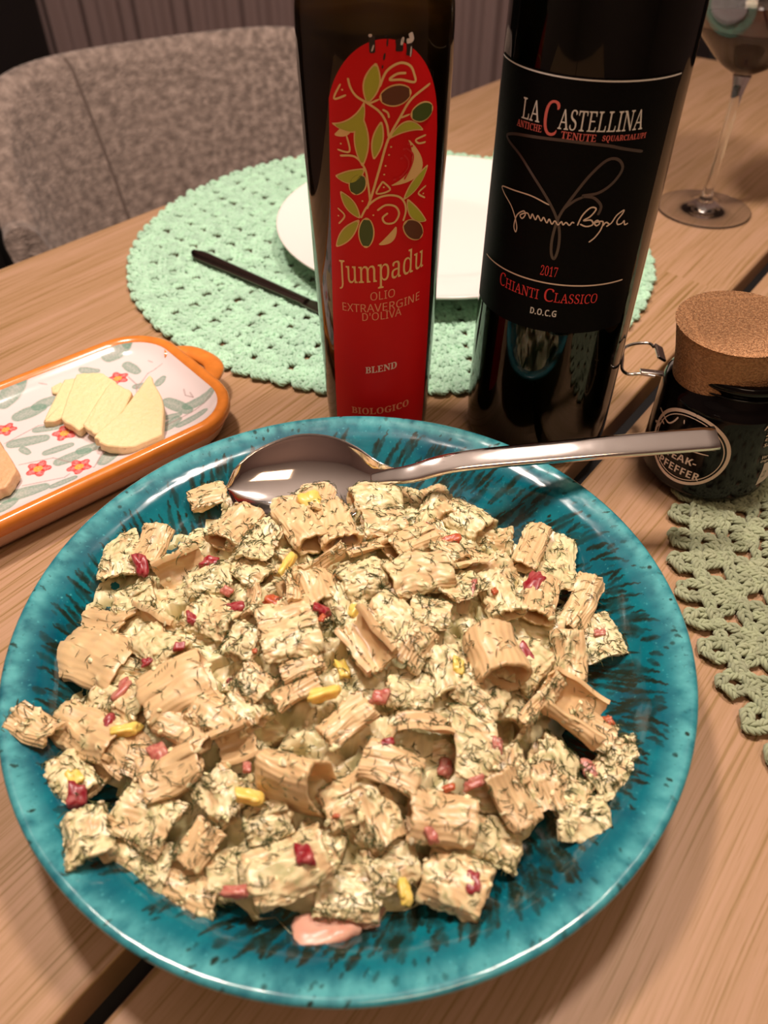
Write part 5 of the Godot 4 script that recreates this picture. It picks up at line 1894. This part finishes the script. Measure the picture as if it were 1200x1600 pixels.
	piece("S", 52.7, 39.5, -138.4, 51, -5, 70, 24.8, 7.3, 0.8, 0.5, "sauce smeared torn pasta piece on the sage mat side of the heap")
	piece("H", 63.0, 34.1, -138.4, -27, -21, -10, 21.9, 18.1, 0.8, 0.05, "wide open bare pasta shell on the sage mat side of the heap")
	piece("S", 70.3, 30.8, -133.7, -33, -17, 0, 14.9, 10.4, 0.5, 0.4, "lightly sauced torn pasta piece on the sage mat side of the heap")
	piece("S", 78.9, 25.4, -125.9, 16, 0, 0, 15.4, 8.6, 0.6, 0.6, "pointed pasta flake reaching farthest out over the bowl on the sage mat side")
	piece("S", 74.0, 25.3, -118.7, 23, 0, 0, 16.8, 10.9, 0.5, 0.85, "thickly sauced torn pasta piece near the front towards the sage mat")
	piece("T", 39.0, 36.2, -106.1, -59, -21, 0, 17.4, 9.8, 0.7, 0.15, "bare ridged pasta tube slanting down near the front on the sage mat side")
	piece("T", 39.5, 34.3, -116.8, -65, -18, 0, 12.2, 9.7, 0.6, 0.75, "sauce smeared pasta tube near the front towards the sage mat")
	piece("S", 49.4, 32.0, -111.9, -80, -17, 20, 14.4, 11.3, 0.7, 0.4, "lightly sauced torn pasta piece near the front towards the sage mat")
	piece("S", 57.8, 29.4, -111.0, -25, -15, 0, 14.9, 12.2, 0.5, 0.7, "sauce smeared torn pasta piece near the front towards the sage mat, nearest the rim")
	piece("S", -72.7, 33.5, -101.8, -24, 5, 0, 20.8, 13.7, 0.5, 0.6, "sauce smeared torn pasta piece on the table groove side of the heap")
	piece("T", -54.9, 33.9, -93.3, 57, 21, 0, 12.6, 8.7, 0.55, 0.2, "bare pasta tube on edge beside a dark gap near the front, groove side")
	piece("T", -88.1, 23.9, -94.8, -66, 0, 0, 16.0, 11.0, 0.7, 0.9, "thickly sauced pasta tube on the table groove side of the heap, nearest the rim")
	piece("S", -72.6, 25.4, -90.5, -16, 5, 0, 20.6, 11.6, 0.45, 0.85, "thickly sauced torn pasta piece on the table groove side of the heap")
	piece("S", -56.9, 26.3, -83.1, -14, 4, 0, 19.3, 12.4, 0.5, 0.25, "pale flat pasta sheet at the front edge of the heap by the table groove")
	piece("T", -27.3, 34.1, -86.6, 20, 10, 0, 23.6, 14.0, 0.6, 0.65, "large sauced pasta tube with the bright red onion cube on it")
	piece("T", -42.8, 29.6, -86.9, 6, 9, 0, 17.4, 11.6, 0.6, 0.85, "thickly sauced pasta tube at the front by the table groove, nearest the rim")
	piece("T", -10.5, 38.3, -105.0, 27, 6, 0, 16.7, 12.7, 0.7, 0.55, "sauce smeared pasta tube at the front of the heap, second from the rim")
	piece("H", -0.1, 38.7, -100.5, -59, -17, 150, 15.5, 12.6, 0.8, 0.5, "sauce smeared half open pasta shell at the front nearest the bare wood")
	piece("T", 17.2, 37.5, -99.7, -4, -10, 0, 20.1, 14.5, 0.75, 0.3, "prominent ridged pasta tube lying level near the front of the heap")
	piece("T", 21.3, 30.1, -84.5, -25, 1, 0, 18.8, 15.6, 0.75, 0.45, "pasta tube with onion in its open end at the very front of the heap")
	piece("T", 2.3, 31.8, -88.8, 19, 2, 0, 15.3, 11.3, 0.6, 0.8, "sauce smeared pasta tube at the front nearest the bare wood")
	piece("S", -10.2, 29.0, -81.8, -6, -4, 0, 18.9, 11.9, 0.5, 0.8, "sauce smeared torn pasta piece at the front of the heap")
	piece("T", -19.0, 33.6, -93.2, -17, -6, 0, 13.7, 9.5, 0.6, 0.8, "sauce smeared pasta tube at the front of the heap, nearest the rim")
	piece("T", -34.6, 35.2, -100.2, 17, 9, 0, 13.6, 10.0, 0.6, 0.85, "thickly sauced pasta tube at the front by the table groove, second from the rim")
	piece("T", -49.2, 35.8, -107.6, -45, -6, 0, 15.1, 10.6, 0.6, 0.8, "sauce smeared pasta tube on the table groove side of the heap")
	piece("T", -79.4, 38.3, -160.4, -36, 11, 0, 20.0, 11.3, 0.6, 0.85, "thickly sauced pasta tube on the cheese platter side of the heap, second from the rim")
	piece("T", -48.7, 44.8, -158.6, 68, 6, 0, 12.5, 9.8, 0.6, 0.8, "sauce smeared pasta tube on the cheese platter side of the heap, second from the rim")
	piece("T", -12.7, 45.9, -171.7, -64, -1, 0, 17.8, 11.0, 0.6, 0.9, "thickly sauced pasta tube below the spoon bowl, second from the rim")
	piece("T", 56.4, 29.4, -122.4, -34, -21, 0, 15.4, 10.9, 0.6, 0.9, "thickly sauced pasta tube on the sage mat side of the heap")
	piece("T", 49.4, 36.1, -154.0, 52, -7, 0, 21.7, 11.2, 0.6, 0.9, "thickly sauced pasta tube on the pepper jar side of the heap, nearest the rim")
	piece("T", 8.5, 42.3, -140.8, -7, -8, 0, 16.4, 11.0, 0.6, 0.95, "thickly sauced pasta tube in the middle of the heap")
	piece("T", 61.6, 22.5, -103.3, 1, -2, 0, 15.6, 10.5, 0.6, 0.95, "thickly sauced pasta tube near the front towards the sage mat, nearest the rim")
	piece("T", -95.4, 30.1, -188.6, 19, 17, 0, 15.7, 11.9, 0.6, 0.95, "thickly sauced pasta tube on the cheese platter side of the heap, nearest the rim")
	piece("T", -100.6, 22.4, -116.1, -50, 1, 0, 16.0, 10.5, 0.6, 0.95, "thickly sauced pasta tube on the table groove side of the heap, second from the rim")
	piece("T", 33.1, 27.9, -97.0, -13, -16, 0, 16.3, 10.9, 0.6, 0.9, "thickly sauced pasta tube near the front towards the sage mat, second from the rim")


func place_morsels() -> void:
	rng.seed = 99
	morsel("onion_piece", -68.3, 47.6, -200.5, 6.5, 1.2, 0, "dark red onion dice at the back near the spoon tip")
	morsel("onion_piece", -96.5, 39.3, -203.0, 7.2, 1.6, 0, "purple red onion strip under the ribbed tube nearest the cheese platter")
	morsel("onion_piece", -54.5, 52.1, -173.2, 6.5, 1.4, 0, "dark red onion piece wedged in a shadowed gap below the spoon bowl")
	morsel("onion_piece", -69.2, 49.2, -170.3, 4.5, 1.2, 0, "small dark red onion piece between two bare tubes near the cheese platter")
	morsel("onion_piece", -39.4, 54.0, -174.0, 6.0, 1.1, 2, "orange red onion dice showing in the upper middle of the heap")
	morsel("onion_piece", -58.2, 51.2, -182.3, 4.1, 1.2, 1, "tiny pinkish onion speck at the back near the cheese platter")
	morsel("onion_piece", -22.2, 54.9, -167.2, 5.9, 1.1, 0, "shiny dark red onion dice below the slanting ridged tube")
	morsel("onion_piece", 18.3, 46.9, -220.4, 5.1, 1.3, 0, "red onion sliver under the spoon handle")
	morsel("onion_piece", -21.2, 54.7, -161.6, 2.9, 1.2, 2, "tiny orange red onion speck below the spoon bowl")
	morsel("onion_piece", 26.2, 48.0, -207.3, 5.5, 1.6, 2, "orange edged onion strip on the curled shell under the spoon handle")
	morsel("onion_piece", 47.4, 44.0, -199.2, 4.9, 1.1, 1, "pink red onion dice by the small upright piece under the spoon handle")
	morsel("onion_piece", 58.7, 41.0, -193.9, 8.6, 1.3, 0, "biggest dark onion dice, with white core, on the wine bottle side")
	morsel("onion_piece", 32.8, 49.1, -182.3, 4.1, 2.4, 1, "long purple onion sliver standing behind the round upright tube")
	morsel("onion_piece", 41.3, 47.0, -183.1, 3.1, 1.0, 2, "tiny orange red onion speck on the pepper jar side of the heap")
	morsel("onion_piece", 51.5, 43.9, -156.6, 5.4, 2.2, 0, "long dark red onion strip beside the round upright tube")
	morsel("onion_piece", 82.0, 33.0, -175.9, 4.2, 1.3, 1, "tiny pinkish onion speck on the pepper jar side of the heap, second of them")
	morsel("onion_piece", -89.9, 42.1, -145.8, 7.1, 1.5, 1, "pinkish brown onion chunk between the large pale tube and the largest tube")
	morsel("onion_piece", -70.7, 48.3, -155.8, 3.4, 1.2, 0, "tiny dark red onion speck on the cheese platter side of the heap")
	morsel("onion_piece", -82.3, 45.2, -153.6, 3.4, 1.2, 0, "tiny dark red onion speck on the cheese platter side of the heap, second of them")
	morsel("onion_piece", -91.6, 39.6, -132.2, 5.1, 1.5, 0, "dark brown onion piece above the flared tube")
	morsel("onion_piece", -71.8, 42.8, -120.5, 6.6, 1.3, 1, "ragged pink onion lump beside the smooth bare tube")
	morsel("onion_piece", -96.0, 33.0, -109.0, 7.0, 1.2, 0, "round magenta onion piece at the heap edge away from the sage mat")
	morsel("onion_piece", -52.3, 51.2, -148.3, 3.3, 1.3, 0, "tiny dark red onion speck on the cheese platter side of the heap, third of them")
	morsel("onion_piece", -44.1, 52.8, -153.7, 2.1, 1.0, 2, "tiny orange red onion speck at the back near the cheese platter, second of them")
	morsel("onion_piece", -42.7, 46.5, -114.9, 3.4, 1.2, 1, "pale red onion bit beside the slot tube")
	morsel("onion_piece", -1.2, 51.6, -136.7, 5.9, 1.1, 1, "pale pink onion lump in the centre of the heap")
	morsel("onion_piece", 1.2, 48.2, -119.7, 3.5, 1.3, 0, "tiny dark red onion speck in the middle of the heap")
	morsel("onion_piece", 19.4, 45.5, -118.1, 5.7, 1.1, 1, "dull pink onion lump beside the sauced square sheet")
	morsel("onion_piece", 35.9, 43.0, -121.3, 4.0, 1.3, 1, "salmon onion piece at the edge of the sauced square sheet")
	morsel("onion_piece", 19.8, 42.8, -107.8, 3.0, 1.4, 2, "tiny orange red onion speck near the front towards the sage mat")
	morsel("onion_piece", 67.1, 33.1, -119.9, 5.9, 1.2, 1, "rosy onion cube near the heap tip on the sage mat side")
	morsel("onion_piece", 76.8, 33.0, -136.6, 3.3, 1.2, 2, "tiny orange red onion speck on the sage mat side of the heap")
	morsel("onion_piece", -22.8, 39.6, -88.5, 6.9, 1.15, 0, "bright red onion cube on the large sauced tube near the front")
	morsel("onion_piece", -14.1, 43.1, -98.6, 1.9, 1.2, 2, "tiny orange red onion speck at the front of the heap")
	morsel("onion_piece", -41.7, 34.9, -79.4, 4.8, 1.6, 1, "lilac onion piece at the front edge by the table groove")
	morsel("onion_piece", 25.4, 33.2, -82.5, 5.7, 1.2, 0, "magenta onion piece inside the open tube at the very front")
	morsel("onion_piece", 13.6, 38.9, -92.5, 4.1, 1.2, 1, "brownish onion piece beneath the prominent ridged tube")
	morsel("onion_piece", 27.7, 41.7, -109.2, 4.3, 1.5, 1, "tiny pinkish onion speck near the front towards the sage mat, second of them")
	morsel("pepper_piece", -29.7, 47.5, -229.2, 9.4, 1.0, 3, "pale yellow pepper cube on the flap in front of the spoon bowl")
	morsel("pepper_piece", -36.0, 53.7, -188.8, 5.4, 2.2, 3, "yellow pepper strip in the gap below the spoon bowl")
	morsel("pepper_piece", -10.7, 54.9, -168.7, 4.2, 1.3, 3, "small yellow pepper cube in the upper middle of the heap")
	morsel("pepper_piece", -14.2, 53.8, -148.6, 4.9, 1.5, 3, "yellow pepper piece at the end of the half shell in the middle")
	morsel("pepper_piece", -19.2, 51.9, -134.6, 5.6, 1.8, 3, "split yellow pepper piece over the dark gap in the middle")
	morsel("pepper_piece", -85.0, 41.1, -129.3, 5.2, 1.6, 3, "yellow pepper piece beneath the largest slanted tube")
	morsel("pepper_piece", -98.7, 33.4, -114.5, 4.7, 1.3, 3, "yellow pepper bit above the round magenta onion")
	morsel("pepper_piece", 5.8, 35.4, -80.6, 4.2, 1.6, 3, "yellow pepper scrap at the front of the heap")
	morsel("pepper_piece", -40.1, 43.8, -104.1, 5.2, 1.5, 3, "pale yellow pepper scrap beside the slot tube at the front")
	morsel("pepper_piece", 25.2, 49.7, -148.4, 4.5, 1.2, 3, "pale yellow pepper bit beside the round upright tube")
	morsel("meat_chunk", -14.9, 20.0, -72.7, 13.0, 1.45, 4, "large pink meat chunk lying on the bowl at the front tip of the heap")
	morsel("meat_chunk", -5.3, 20.0, -76.1, 7.5, 1.3, 4, "smaller pink meat chunk leaning on the large one at the front")
